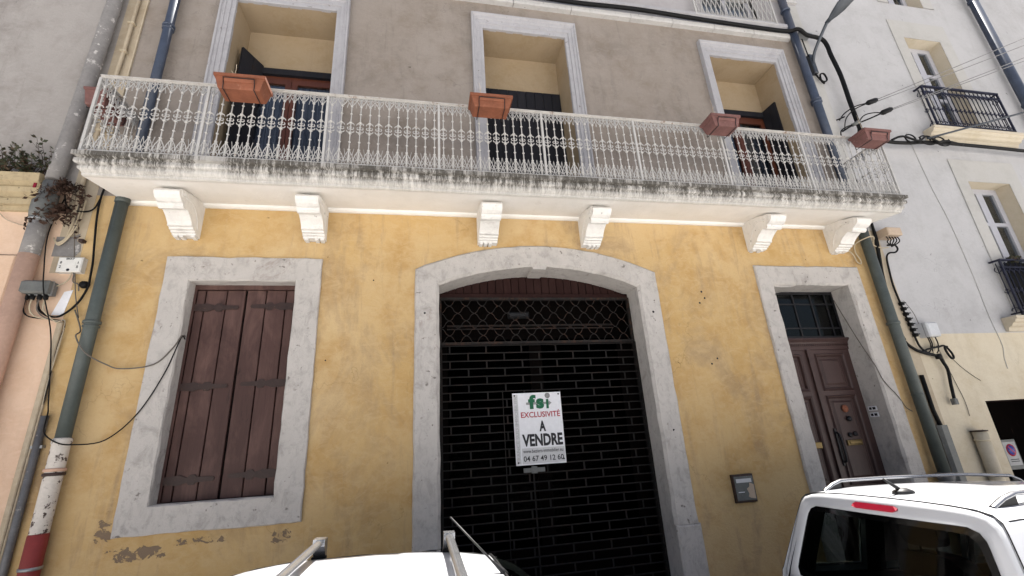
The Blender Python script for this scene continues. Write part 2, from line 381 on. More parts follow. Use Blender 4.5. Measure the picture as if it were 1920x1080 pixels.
def sheet_with_holes(outer, holes, y=0.0, grid=None):
    vs = []; es = []
    for lp in [outer] + holes:
        o = len(vs); n = len(lp); vs += [Vector(p) for p in lp]; es += [(o + i, o + (i + 1) % n) for i in range(n)]
    def inside(p, poly):
        c = False; n = len(poly)
        for i in range(n):
            (x1, z1), (x2, z2) = poly[i], poly[(i + 1) % n]
            if (z1 > p[1]) != (z2 > p[1]) and p[0] < (x2 - x1) * (p[1] - z1) / (z2 - z1) + x1: c = not c
        return c
    V, _, F, *_ = delaunay_2d_cdt(vs, es, [], 0, 1e-6)
    mb = MB(); keep = []
    for f in F:
        cx = sum(V[i][0] for i in f) / 3; cz = sum(V[i][1] for i in f) / 3
        if inside((cx, cz), outer) and not any(inside((cx, cz), h) for h in holes): keep.append(tuple(f))
    mb.add([(v[0], y, v[1]) for v in V], keep); return mb

def surround(inner, outer, closed, depth, proud=.03, chamfer=.012, amp=.004, seed=1):
    # moulded band between two matching loops (x,z), with reveal to y=depth
    n = len(inner); mb = MB(); rows = []
    o = Vector((seed * 5.3, 0, seed * 1.9))
    def lp(f, y, a=amp):
        r = []
        for (ix, iz), (ox, oz) in zip(inner, outer):
            x, z = ix + (ox - ix) * f, iz + (oz - iz) * f; nv = noise.noise_vector(Vector((x, y * 3, z)) * 7 + o) + .5 * noise.noise_vector(Vector((x, y * 3, z)) * 23 + o)
            r.append((x + nv[0] * a, y + nv[1] * a * .6, z + nv[2] * a))
        return r
    wd = max(.05, math.hypot(outer[0][0] - inner[0][0], outer[0][1] - inner[0][1])); cf = chamfer / wd
    rows = [lp(0, depth, 0), lp(0, depth * .5), lp(0, -proud + chamfer), lp(cf, -proud), lp(.33, -proud), lp(.66, -proud), lp(1 - cf * .6, -proud), lp(1, -proud + chamfer * .7), lp(1, .015)]
    for r in rows: mb.v += r
    m = n if closed else n - 1
    for i in range(len(rows) - 1):
        for k in range(m):
            a, b = i * n + k, i * n + (k + 1) % n; mb.f.append((a, b, b + n, a + n)); mb.sm.append(False)
    return mb
def rect_loops(xi0, xi1, zi0, zi1, xo0, xo1, zo0, zo1, closed, k=14):
    ci = [(xi0, zi0), (xi0, zi1), (xi1, zi1), (xi1, zi0)]; co = [(xo0, zo0), (xo0, zo1), (xo1, zo1), (xo1, zo0)]
    if closed: ci.append(ci[0]); co.append(co[0])
    I, O = [], []
    for a in range(len(ci) - 1):
        for j in range(k):
            f = j / k; I.append((ci[a][0] + (ci[a + 1][0] - ci[a][0]) * f, ci[a][1] + (ci[a + 1][1] - ci[a][1]) * f))
            O.append((co[a][0] + (co[a + 1][0] - co[a][0]) * f, co[a][1] + (co[a + 1][1] - co[a][1]) * f))
    if not closed: I.append(ci[-1]); O.append(co[-1])
    return I, O
def text_mesh(body, x0, x1, z0, z1, y, bold=0.0, rot=False, shear=0.0):
    cu = bpy.data.curves.new('txt', 'FONT'); cu.body = body; cu.size = 1; cu.offset = bold; cu.extrude = 0; cu.shear = shear; cu.resolution_u = 3
    o = bpy.data.objects.new('txt', cu); COL.objects.link(o); dg = bpy.context.evaluated_depsgraph_get()
    me = bpy.data.meshes.new_from_object(o.evaluated_get(dg)); vs = [v.co.copy() for v in me.vertices]; fs = [tuple(p.vertices) for p in me.polygons]
    bpy.data.objects.remove(o); bpy.data.curves.remove(cu); bpy.data.meshes.remove(me)
    if rot: vs = [Vector((-v.y, v.x, 0)) for v in vs]
    a0, a1 = min(v.x for v in vs), max(v.x for v in vs); b0, b1 = min(v.y for v in vs), max(v.y for v in vs)
    mb = MB(); mb.add([(x0 + (v.x - a0) / (a1 - a0) * (x1 - x0), y, z0 + (v.y - b0) / (b1 - b0) * (z1 - z0)) for v in vs], fs); return mb

# ------------------------------------------------------------------ ground
SL = .036          # the street falls gently to the right
def rz_(x): return -SL * max(-60, min(60, x))
mb = MB()
for x in (-800, -60, 60, 800): mb.v += [(x, -1000, rz_(x)), (x, 600, rz_(x))]
mb.f = [(0, 2, 3, 1), (2, 4, 5, 3), (4, 6, 7, 5)]; mb.sm = [False] * 3
put('road', mb, 'bounce_street', None, (0, 0, 0), kind='structure')
pv = MB().box(-60, 60, -1.12, 0.3, -.2, .12); pv.v = [(x, y, z + rz_(x)) for x, y, z in pv.v]
pvo = put('pavement', pv, 'paving', None, (0, -.5, 0), kind='structure')
km = mesh_of(MB().bevbox(-.495, .495, -.07, .07, 0, .128, .012), 'kerb_stone', Vector((0, 0, 0)))
for i in range(-12, 17):
    o = link('kerb_stone', km, 'white_stone', pvo, (i * 1.0, -1.19, rz_(i))); o.rotation_euler = (0, math.atan(SL), 0)

# ------------------------------------------------------------------ the yellow house
HX0, HX1, HTOP = -3.45, 6.66, 9.3  # wall positions below: image pixels unprojected offline onto the facade plane, then hardcoded
house = thing('yellow_house', (1.6, 3, 0), 'ochre rendered town house with long white balcony over an arched garage door', 'house')
# openings
def arch_pts(xa, xb, zs, rise, zb, n=26):
    c = (xa + xb) / 2; h = (xb - xa) / 2; rad = (h * h + rise * rise) / (2 * rise); cz = zs + rise - rad; a = math.asin(h / rad)
    arc = [(c + rad * math.sin(-a + 2 * a * i / n), cz + rad * math.cos(-a + 2 * a * i / n)) for i in range(n + 1)]
    return arc
garc_i = arch_pts(.18, 2.652, 3.79, .246, 0); garc_o = arch_pts(-.093, 2.926, 3.985, .33, 0)
garc_m = arch_pts(.05, 2.79, 3.89, .29, 0)
h_win = [(-2.52, 1.56), (-1.23, 1.56), (-1.23, 3.96), (-2.52, 3.96)]
h_arch = [(.05, -.1)] + garc_m + [(2.79, -.1)]
h_door = [(4.5, -.1), (4.5, 3.95), (5.96, 3.95), (5.96, -.1)]
lower = sheet_with_holes([(HX0, -.1), (HX1, -.1), (HX1, 4.80), (HX0, 4.80)], [h_win, [(max(-9, x), max(-.05, z)) for x, z in h_arch], [(x, max(-.05, z)) for x, z in h_door]])
put('lower_wall', lower, 'ochre', house)
UPW = [(-2.45, -1.19, 7.83), (.847, 2.107, 7.83), (4.57, 5.815, 7.82)]
hu = [[(a - .1, 4.84), (b + .1, 4.84), (b + .1, t_ + .1), (a - .1, t_ + .1)] for a, b, t_ in UPW]
upper = sheet_with_holes([(HX0, 4.80), (HX1, 4.80), (HX1, 8.40), (HX0, 8.40)], hu)
put('upper_wall', upper, 'upper_plaster', house)
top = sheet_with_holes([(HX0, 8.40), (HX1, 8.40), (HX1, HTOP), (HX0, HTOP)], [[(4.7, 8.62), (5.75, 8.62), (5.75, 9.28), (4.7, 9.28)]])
put('attic_wall', top, 'upper_plaster_flare', house)
put('inner_wall', MB().box(HX0 + .05, HX1 - .05, 1.3, 7, 0, HTOP - .02), 'dark_room', house)
mb = MB().box(HX0, HX0 + .04, .02, 7, 0, HTOP - .02).box(HX1 - .04, HX1, .02, 7, 0, HTOP - .02)
put('party_wall', mb, 'grey_plaster', house)
put('roof', MB().box(HX0 - .02, HX1 + .02, -.03, 7.1, HTOP, HTOP + .12), 'string_white', house)  # unseen slab, added with the core to block sun; overhang shaped for its shadow
# string course: fillet stones + upper moulding
fx = [HX0 + .02, -2.4, -1.1, .12, 1.33, 2.25, 3.25, 3.99, 4.75, 5.5, 6.24]
for i in range(len(fx) - 1):
    m = MB().prism([(0.01, 8.335), (-.075, 8.34), (-.085, 8.37), (-.085, 8.425), (-.06, 8.435), (.01, 8.435)], 'x', fx[i] + .004, fx[i + 1] - .004)
    put('string_stone', m, 'string_white', house)
m = MB().prism([(0.01, 8.437), (-.05, 8.437), (-.05, 8.50), (-.035, 8.515), (-.075, 8.55), (-.105, 8.575), (-.105, 8.63), (-.09, 8.64), (.01, 8.655)], 'x', HX0 + .02, 6.24)
put('string_course', m, 'architrave', house)
# attic window behind the small guard rail
aw = group_part('attic_window', (5.22, .1, 8.62), house)
put('frame', MB().box(4.7, 5.75, .08, .16, 8.62, 8.68).box(4.7, 4.78, .08, .16, 8.68, 9.28).box(5.67, 5.75, .08, .16, 8.68, 9.28).box(5.19, 5.26, .08, .16, 8.68, 9.28), 'pvc_white', aw)
put('pane', MB().box(4.78, 5.19, .11, .12, 8.68, 9.28), 'window_glass', aw); put('pane', MB().box(5.26, 5.67, .11, .12, 8.68, 9.28), 'window_glass', aw)
put('curtain', MB().box(4.75, 5.7, .2, .21, 8.6, 9.3), 'architrave', aw)
gr = group_part('guard_rail', (5.23, -.1, 8.6), house)
g = MB().box(4.44, 6.02, -.11, -.085, 8.575, 8.6).box(4.44, 6.02, -.115, -.08, 9.22, 9.25).box(4.44, 4.465, -.11, -.085, 8.6, 9.22).box(5.995, 6.02, -.11, -.085, 8.6, 9.22)
put('rail_frame', g, 'rail_white', gr)
for i in range(17):
    x = 4.50 + i * .09
    m = MB().ribbon([(x - .045, 8.6), (x, 8.80), (x + .045, 9.0), (x, 9.2)], .009, .012, -.097).ribbon([(x + .045, 8.6), (x, 8.80), (x - .045, 9.0), (x, 9.2)], .009, .012, -.093)
    m.ribbon([(x, 8.6), (x, 8.7)], .008, .012, -.097).ribbon([(x - .02, 8.64), (x, 8.66), (x + .02, 8.64)], .01, .012, -.09)
    put('lattice_bar', m, 'rail_white', gr)

# --- ground floor window
ws = rect_loops(-2.395, -1.365, 1.68, 3.82, -2.645, -1.105, 1.44, 4.095, True, 18)
put('window_surround', surround(*ws, True, .125, .032, .016, .010, 3), 'white_stone', house)
wsh = group_part('window_shutter', (-1.88, .12, 1.68), house, 'closed brown plank shutters with strap hinges')
put('shutter_frame', MB().box(-2.40, -1.36, .112, .2, 3.77, 3.83).box(-2.40, -2.372, .112, .2, 1.67, 3.77).box(-1.388, -1.36, .112, .2, 1.67, 3.77), 'shutter_brown', wsh)
edges_ = [-2.37, -2.283, -2.078, -1.886, -1.684, -1.482, -1.39]
for i in range(6):
    a, b = edges_[i], edges_[i + 1]; gap = .0055
    a2 = a + gap + (.006 if i == 3 else 0); b2 = b - gap - (.006 if i == 2 else 0)
    m = MB(); yo = .118 + random.uniform(-.003, .004); K = 9
    m.bevbox(a2, b2, yo, .155, 1.682, 3.765 + random.uniform(-.006, .003), .005)
    put('plank', m, 'shutter_brown', wsh)
put('backing', MB().box(-2.39, -1.37, .16, .19, 1.675, 3.775), 'dark_room', wsh)
for z in (1.86, 2.73, 3.56):
    for s, xa in ((1, -2.375), (-1, -1.395)):
        pr = [(0, -.035), (.13, -.045), (.17, -.03), (.20, -.022), (.22, -.045), (.26, -.045), (.28, -.025), (.42, -.02), (.435, 0), (.42, .02), (.28, .025), (.26, .045), (.22, .045), (.20, .022), (.17, .03), (.13, .045), (0, .035)]
        P = [(xa + s * x, z + y + (.008 if s > 0 else .02)) for x, y in pr]
        m = MB().prism(P if s > 0 else P[::-1], 'y', .108, .121)
        put('strap_hinge', m, 'strap_brown', wsh)
put('bottom_rail_or_shadow', MB().box(-2.38, -1.38, .115, .16, 1.668, 1.6805), 'dark_room', wsh)  # dark strip painting the shadow gap under the shutters, not a real rail

# --- garage arch
def jamb_path(arc, zb, xa, xb, k=20):
    zs = arc[0][1]
    L = [(xa, zb + (zs - zb) * i / k) for i in range(k)]; Rr = [(xb, zs - (zs - zb) * (i + 1) / k) for i in range(k)]
    return L + arc + Rr
gi = jamb_path(garc_i, 1.095, .18, 2.652); go = jamb_path(garc_o, 1.095, -.093, 2.926)
put('garage_surround', surround(gi, go, False, .36, .035, .03, .010, 5), 'white_stone', house)
for xa, xb, xc, xd in ((-.105, .178, .18, .172), (2.654, 2.945, 2.65, 2.64)):
    m = MB().bevbox(xa, xb, -.045, .36, .0, 1.088, .02); put('jamb_plinth', m, 'white_stone', house)
m = MB().prism([(1.30, 4.075), (1.315, 4.005), (1.475, 4.003), (1.50, 4.075)], 'y', -.02, .30); put('keystone', m.jitter(.004), 'white_stone', house)
gd = group_part('garage_front', (1.416, .34, 0), house)
for i in range(25):
    x = .20 + i * .1
    put('lining_board', MB().bevbox(x + .003, x + .097, .335 + random.uniform(0, .004), .36, 3.80, 4.06, .004), 'fascia_board', gd)
put('lining_back', MB().box(.17, 2.66, .365, .38, 3.72, 4.08), 'dark_room', gd)
put('lintel_beam', MB().bevbox(.178, 2.656, .30, .38, 3.735, 3.795, .008), 'fascia_board', gd)
fr = MB().box(.19, 2.645, .262, .298, 3.705, 3.733).box(.19, 2.645, .262, .298, 3.148, 3.176).box(.19, .218, .262, .298, 3.176, 3.705).box(2.617, 2.645, .262, .298, 3.176, 3.705)
put('grille_frame', fr, 'grille_iron', gd)
# wavy lattice rods crossing every 0.1 m
for i in range(-3, 16):
    for dx in (1, -1):
        x0 = .21 + i * .2 + (0 if dx > 0 else .0); pts = []
        for q in range(6 * 8 + 1):
            u_ = q / 8; ph = math.sin(u_ * 2 * math.pi) * .0085
            pts.append((x0 + dx * (u_ * .1) + ph * .67 * dx, 3.165 + u_ * .092 - ph * .73))
        pts = [p_ for p_ in pts if .212 < p_[0] < 2.623 and p_[1] < 3.712]
        if len(pts) > 4: put('lattice_rod', MB().ribbon(pts, .0075, .008, .272 + dx * .0045), 'grille_iron', gd)
# shutter slats (brick-pattern grille)
def slat_mesh(off):
    m = MB(); m.box(-1.205, 1.205, -.006, .006, -.0065, .0065)
    x = -1.2 + off
    while x < 1.2:
        m.box(x - .009, x + .009, -.004, .005, -.084, -.0065); x += .43
    return mesh_of(m, 'shutter_slat', Vector((0, 0, 0)))
sm = [slat_mesh(.08), slat_mesh(.295)]
rs_ = group_part('roller_shutter', (1.416, .28, 0), house, 'dark open brick-pattern roller grille, lowered')
for i in range(34):
    z = 3.135 - i * .0905
    if z < .14: break
    o = link('shutter_slat', sm[i % 2], 'slat_metal', rs_, (1.43 + random.uniform(-.004, .004), .285 + random.uniform(-.002, .002), z))
    o.rotation_euler = (0, random.uniform(-.0012, .0012), 0)
put('guide_rail', MB().box(.188, .222, .255, .32, .1, 3.146), 'slat_metal', rs_); put('guide_rail', MB().box(2.628, 2.65, .255, .32, .1, 3.146), 'slat_metal', rs_)
put('center_bar', MB().box(1.205, 1.222, .268, .277, .15, 1.9).box(.905, .915, .27, .277, .3, 2.6), 'slat_metal', rs_)
put('shutter_handle', MB().box(1.10, 1.34, .25, .27, 1.70, 1.745).box(1.19, 1.25, .24, .27, 1.69, 1.76), 'grey_box', rs_)
# dark glazed doors behind the grille
idr = group_part('inner_door', (1.416, .62, 0), house)
put('door_frame', MB().box(.1, 2.75, .60, .68, 3.28, 3.36).box(.1, .3, .60, .68, 0, 3.28).box(2.55, 2.75, .60, .68, 0, 3.28).box(1.34, 1.5, .60, .68, 0, 3.28).box(.3, 1.34, .6, .68, 0, .9).box(1.5, 2.55, .6, .68, 0, .9).box(.1, 2.75, .6, .66, 3.36, 4.1), 'door_dark', idr)
put('pane', MB().box(.3, 1.34, .63, .64, .9, 3.28), 'inner_glass', idr); put('pane', MB().box(1.5, 2.55, .63, .64, .9, 3.28), 'inner_glass', idr)
put('door_track', MB().box(.3, 2.5, .55, .565, 3.40, 3.415).box(.3, 2.5, .55, .58, 3.44, 3.46), 'grille_iron', idr)
put('closer_box', MB().bevbox(1.05, 1.32, .36, .42, 3.50, 3.58, .02), 'plastic_black', idr)
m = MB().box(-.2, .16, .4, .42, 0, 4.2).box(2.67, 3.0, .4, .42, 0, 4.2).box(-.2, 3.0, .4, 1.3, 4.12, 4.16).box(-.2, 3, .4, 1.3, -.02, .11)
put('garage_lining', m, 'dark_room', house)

# --- front door
dl = rect_loops(4.635, 5.842, .12, 3.822, 4.40, 6.08, .12, 4.10, False, 20)
put('door_surround', surround(*dl, False, .33, .035, .022, .010, 9), 'white_stone', house)
put('lintel_stone', MB().prism([(4.64, 3.823), (4.66, 3.80), (4.90, 3.80), (5.02, 3.823)], 'y', .0, .27).jitter(.003), 'white_stone', house)
tr = group_part('transom', (5.24, .29, 3.14), house)
bars = MB().box(4.63, 5.85, .275, .32, 3.785, 3.825).box(4.63, 5.85, .275, .32, 3.14, 3.175).box(4.63, 4.66, .275, .32, 3.175, 3.785).box(5.815, 5.85, .275, .32, 3.175, 3.785)
put('transom_frame', bars, 'dark_iron', tr)
for x in (4.88, 5.165, 5.455, 5.70): put('glazing_bar', MB().box(x - .011, x + .011, .28, .305, 3.175, 3.785), 'dark_iron', tr)
for z in (3.29, 3.64): put('glazing_bar', MB().box(4.66, 5.815, .284, .301, z - .011, z + .011), 'dark_iron', tr)
xs = [4.66, 4.869, 4.891, 5.154, 5.176, 5.444, 5.466, 5.689, 5.711, 5.815]; zs = [3.175, 3.279, 3.301, 3.629, 3.651, 3.785]
for i in range(0, 10, 2):
    for j in range(0, 6, 2): put('pane', MB().box(xs[i], xs[i + 1], .291, .295, zs[j], zs[j + 1]), 'transom_glass', tr)
fd = group_part('front_door', (5.24, .3, .12), house, 'dark brown panelled double door')
m = MB().prism([(.33, 3.138), (.22, 3.138), (.215, 3.12), (.235, 3.10), (.25, 3.085), (.262, 3.06), (.33, 3.06)], 'x', 4.632, 5.846)
put('door_cornice', m, 'door_brown', fd)
for i in range(40):
    x = 4.645 + i * .03
    if x < 5.83: put('dentil', MB().box(x, x + .018, .25, .30, 3.035, 3.06), 'door_brown', fd)
put('door_head', MB().box(4.632, 5.846, .27, .33, 2.985, 3.06), 'door_brown', fd)
def moulded_panel(par, x0, x1, z0, z1, y):
    def ring(a, b, ya, yb):
        m = MB(); A = [(x0 + a, z0 + a), (x1 - a, z0 + a), (x1 - a, z1 - a), (x0 + a, z1 - a)]; B = [(x0 + b, z0 + b), (x1 - b, z0 + b), (x1 - b, z1 - b), (x0 + b, z1 - b)]
        m.add([(x, ya, z) for x, z in A] + [(x, yb, z) for x, z in B], [(i, (i + 1) % 4, (i + 1) % 4 + 4, i + 4) for i in range(4)]); return m
    m = ring(0, .012, y, y - .022); m2 = ring(.012, .03, y - .022, y - .01); m3 = ring(.03, .042, y - .01, y + .018); m4 = ring(.042, .075, y + .018, y + .018); m5 = ring(.075, .10, y + .018, y + .002)
    for q in (m2, m3, m4, m5): m.add(q.v, q.f)
    m.add([(x0 + .1, y + .002, z0 + .1), (x1 - .1, y + .002, z0 + .1), (x1 - .1, y + .002, z1 - .1), (x0 + .1, y + .002, z1 - .1)], [(0, 1, 2, 3)])
    put('door_panel', m, 'door_brown', par)
for s, (xa, xb) in enumerate(((4.634, 5.155), (5.16, 5.844))):
    ld = sheet_with_holes([(xa, .13), (xb, .13), (xb, 2.983), (xa, 2.983)], [[(xa + .1, 2.43), (xb - .11, 2.43), (xb - .11, 2.93), (xa + .1, 2.93)], [(xa + .1, 1.27), (xb - .11, 1.27), (xb - .11, 2.37), (xa + .1, 2.37)], [(xa + .1, .3), (xb - .11, .3), (xb - .11, 1.17), (xa + .1, 1.17)]], .285)
    ld.box(xa, xb, .33, .34, .13, 2.983)
    put('door_leaf', ld, 'door_brown', fd)
    for (z0, z1) in ((2.43, 2.93), (1.27, 2.37), (.3, 1.17)): moulded_panel(fd, xa + .1, xb - .11, z0, z1, .285)
put('door_stile', MB().prism([(5.135, .13), (5.185, .13), (5.185, 2.975), (5.175, 2.985), (5.145, 2.985), (5.135, 2.975)], 'y', .255, .285), 'door_brown', fd)
put('pull_handle', MB().tube(spline([(5.26, .28, 1.90), (5.26, .235, 1.87), (5.262, .225, 1.72), (5.262, .235, 1.57), (5.262, .28, 1.54)]), .014, 8).box(5.238, 5.285, .27, .285, 1.5, 1.95), 'dark_iron', fd)
put('letter_plate', MB().bevbox(5.39, 5.62, .268, .288, 1.73, 1.80, .006), 'brass', fd); put('letter_flap', MB().bevbox(5.415, 5.595, .258, .268, 1.745, 1.785, .006), 'brass', fd)
put('letter_plate', MB().bevbox(4.86, 5.0, .268, .288, 1.72, 1.80, .006), 'brass', fd)
m = MB().lathe([(.012, .282), (.045, .282), (.05, .272), (.035, .262), (.02, .266), (.012, .255), (.008, .255)], (5.50, 0, 2.19), 18, 'y'); put('red_knocker', m, 'terracotta', fd)
m = MB().lathe([(.01, .282), (.035, .282), (.035, .262), (.02, .245), (.005, .243)], (5.515, 0, 2.06), 14, 'y'); put('door_knob', m, 'dark_iron', fd)
put('door_lock', MB().lathe([(.01, .284), (.03, .284), (.03, .27), (.01, .268)], (5.47, 0, 1.86), 12, 'y').lathe([(.01, .284), (.03, .284), (.03, .27), (.01, .268)], (5.55, 0, 1.87), 12, 'y'), 'dark_iron', fd)
put('threshold', MB().box(4.5, 5.98, -.04, .33, .118, .15), 'white_stone', house)
# name plates on the right reveal of the door
for z in (2.17, 2.09):
    p = thing('name_plate', (5.835, .2, z), ('upper' if z > 2.1 else 'lower') + ' of two small name plates on the front door reveal', 'plate')
    put('plate', MB().box(5.834, 5.842, .13, .25, z - .028, z + .028), 'sign_white', p)
    put('lettering', MB().box(5.8325, 5.8338, .145, .185, z - .016, z + .016).box(5.8325, 5.8338, .20, .235, z - .016, z + .016), 'print_black', p)

# --- upper windows: moulded architraves, deep ochre recesses
def architrave(a, b, zt, seed):
    w_ = .172
    def lp(f): return rect_loops(a - w_ * f, b + w_ * f, 4.87, zt + w_ * 1.42 * f, a - w_ * f, b + w_ * f, 4.87, zt + w_ * 1.42 * f, False, 16)[0]
    rows = [(0, .03), (0, -.015), (.04, -.02), (.30, -.02), (.32, -.035), (.60, -.037), (.63, -.05), (.80, -.055), (.86, -.075), (.97, -.078), (1, -.07), (1, .01)]
    mb = MB(); n = len(lp(0)); o = Vector((seed, 2, 3))
    for f, y in rows:
        for (x, z) in lp(f):
            nv = noise.noise_vector(Vector((x, f * 2, z)) * 9 + o); mb.v.append((x + nv[0] * .0025, y + nv[1] * .0025, z + nv[2] * .0025))
    for i in range(len(rows) - 1):
        for k in range(n - 1): mb.f.append((i * n + k, i * n + k + 1, (i + 1) * n + k + 1, (i + 1) * n + k)); mb.sm.append(False)
    return mb
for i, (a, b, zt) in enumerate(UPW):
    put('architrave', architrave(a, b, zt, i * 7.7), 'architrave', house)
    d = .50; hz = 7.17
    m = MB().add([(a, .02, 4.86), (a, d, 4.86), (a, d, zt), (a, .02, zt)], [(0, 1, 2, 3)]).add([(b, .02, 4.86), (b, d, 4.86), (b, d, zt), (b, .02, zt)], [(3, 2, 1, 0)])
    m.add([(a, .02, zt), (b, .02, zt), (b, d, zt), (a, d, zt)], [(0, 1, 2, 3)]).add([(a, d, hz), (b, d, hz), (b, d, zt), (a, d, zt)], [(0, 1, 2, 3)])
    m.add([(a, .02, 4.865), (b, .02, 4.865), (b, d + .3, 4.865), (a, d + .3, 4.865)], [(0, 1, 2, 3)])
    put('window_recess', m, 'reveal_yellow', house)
def french_window(a, b, hz, d):
    g = group_part('french_window', ((a + b) / 2, d, 4.87), house)
    put('lintel_bar', MB().box(a, b, d - .05, d + .05, hz - .10, hz - .002), 'black_shutter', g)
    z1 = hz - .1; c = (a + b) / 2
    put('window_frame', MB().box(a + .002, a + .05, d, d + .06, 4.87, z1).box(b - .05, b - .002, d, d + .06, 4.87, z1).box(a + .05, b - .05, d, d + .06, z1 - .045, z1), 'window_red', g)
    for s in (-1, 1):
        x0, x1 = (a + .05, c - .004) if s < 0 else (c + .004, b - .05)
        m = MB()
        m.box(x0, x0 + .075, d - .012, d + .04, 4.88, z1 - .05).box(x1 - .075, x1, d - .012, d + .04, 4.88, z1 - .05)
        m.box(x0 + .075, x1 - .075, d - .012, d + .04, z1 - .13, z1 - .05).box(x0 + .075, x1 - .075, d - .012, d + .04, 4.88, 5.25)
        put('casement', m, 'window_red', g)
        put('pane', MB().box(x0 + .075, x1 - .075, d + .01, d + .016, 5.25, z1 - .13), 'window_glass', g)
    cv = []; n_ = 60
    for i in range(n_ + 1):
        x = a + .05 + (b - a - .1) * i / n_; cv.append((x, d + .09 + .012 * math.sin(i * 1.9) + .008 * math.sin(i * .7)))
    m = MB().add([(x, y, 4.9) for x, y in cv] + [(x, y, z1) for x, y in cv], [(i, i + 1, i + n_ + 2, i + n_ + 1) for i in range(n_)], True)
    put('curtain', m, 'curtain', g, fix=False)
    return g
def slatted_leaf(par, p0, p1, z0, z1):
    # open plank shutter leaf standing between two plan points
    dx, dy = p1[0] - p0[0], p1[1] - p0[1]; L = math.hypot(dx, dy); nx, ny = -dy / L * .016, dx / L * .016
    n = max(2, int(L / .14))
    for i in range(n):
        f0, f1 = i / n + .008, (i + 1) / n - .008; a = (p0[0] + dx * f0, p0[1] + dy * f0); b = (p0[0] + dx * f1, p0[1] + dy * f1)
        m = MB().prism([(a[0] + nx, a[1] + ny), (b[0] + nx, b[1] + ny), (b[0] - nx, b[1] - ny), (a[0] - nx, a[1] - ny)], 'z', z0, z1)
        put('shutter_board', m, 'black_shutter', par)
for i in (0, 2):
    a, b, _ = UPW[i]; french_window(a, b, 7.17, .50)
    sl = group_part('open_shutter', (a, .3, 4.87), house); slatted_leaf(sl, (a + .24 if i == 0 else a + .06, .47), (a + .08, .16), 4.9, 7.2 if i == 0 else 7.15)
    sl = group_part('open_shutter', (b, .3, 4.87), house); slatted_leaf(sl, (b - .045, .48), (b - .022, .2), 4.9, 7.18)
a, b, _ = UPW[1]; bs = group_part('board_shutter', (1.48, .46, 4.87), house, 'closed dark board shutter')
for i in range(9):
    x0 = a + .004 + (b - a - .008) * i / 9; x1 = a + .004 + (b - a - .008) * (i + 1) / 9
    put('shutter_board', MB().bevbox(x0 + .002, x1 - .002, .455 + random.uniform(0, .004), .495, 4.87, 7.168, .004), 'black_shutter', bs)
# lining rooms behind the recess so nothing shows through
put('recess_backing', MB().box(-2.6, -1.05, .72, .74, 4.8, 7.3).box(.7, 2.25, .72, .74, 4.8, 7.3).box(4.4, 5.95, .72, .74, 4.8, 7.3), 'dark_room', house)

# --- balcony slab with moulded cornice
prof = [(0, 4.86), (-.745, 4.862), (-.762, 4.852), (-.762, 4.808), (-.724, 4.803), (-.722, 4.786), (-.737, 4.782), (-.739, 4.748), (-.728, 4.735), (-.704, 4.73), (-.703, 4.715), (-.712, 4.71), (-.708, 4.688), (-.686, 4.670), (-.668, 4.664), (-.668, 4.645), (-.65, 4.640), (-.40, 4.675), (-.06, 4.722), (-.05, 4.70), (-.025, 4.69), (0.004, 4.69)]
X0b, X1b = -3.23, 6.385
K = 150; mb = MB(); npf = len(prof); xsb = [X0b + (X1b - X0b) * i / K for i in range(K + 1)]
for i, x in enumerate(xsb):
    for (y, z) in prof:
        ins = max(0.0, .755 + y) if z < 4.85 else 0.0; ins = min(ins, .10)
        xx = x
        if i == 0: xx = X0b + ins
        elif i == K: xx = X1b - ins
        nv = noise.noise_vector(Vector((xx * 4, y * 3, z * 9))) + .6 * noise.noise_vector(Vector((xx * 15, y * 9, z * 25)))
        a_ = .003 if y < -.1 else .001
        mb.v.append((xx, y + nv[1] * a_, z + nv[2] * a_))
for i in range(K):
    for j in range(npf - 1):
        mb.f.append((i * npf + j, (i + 1) * npf + j, (i + 1) * npf + j + 1, i * npf + j + 1)); mb.sm.append(False)
mb.f.append(tuple(range(npf))); mb.f.append(tuple(K * npf + j for j in range(npf))[::-1]); mb.sm += [False, False]
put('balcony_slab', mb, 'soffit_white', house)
cprof = [(0.004, 4.73), (-.30, 4.686), (-.36, 4.668), (-.43, 4.648), (-.485, 4.635), (-.52, 4.615), (-.540, 4.585), (-.527, 4.552), (-.50, 4.525), (-.465, 4.508), (-.437, 4.503), (-.432, 4.476), (-.408, 4.458), (-.378, 4.462), (-.362, 4.482), (-.33, 4.476), (-.27, 4.445), (-.225, 4.41), (-.205, 4.388), (-.205, 4.37), (-.168, 4.367), (-.163, 4.349), (-.128, 4.347), (-.123, 4.331), (-.096, 4.329), (-.09, 4.312), (.004, 4.312)]
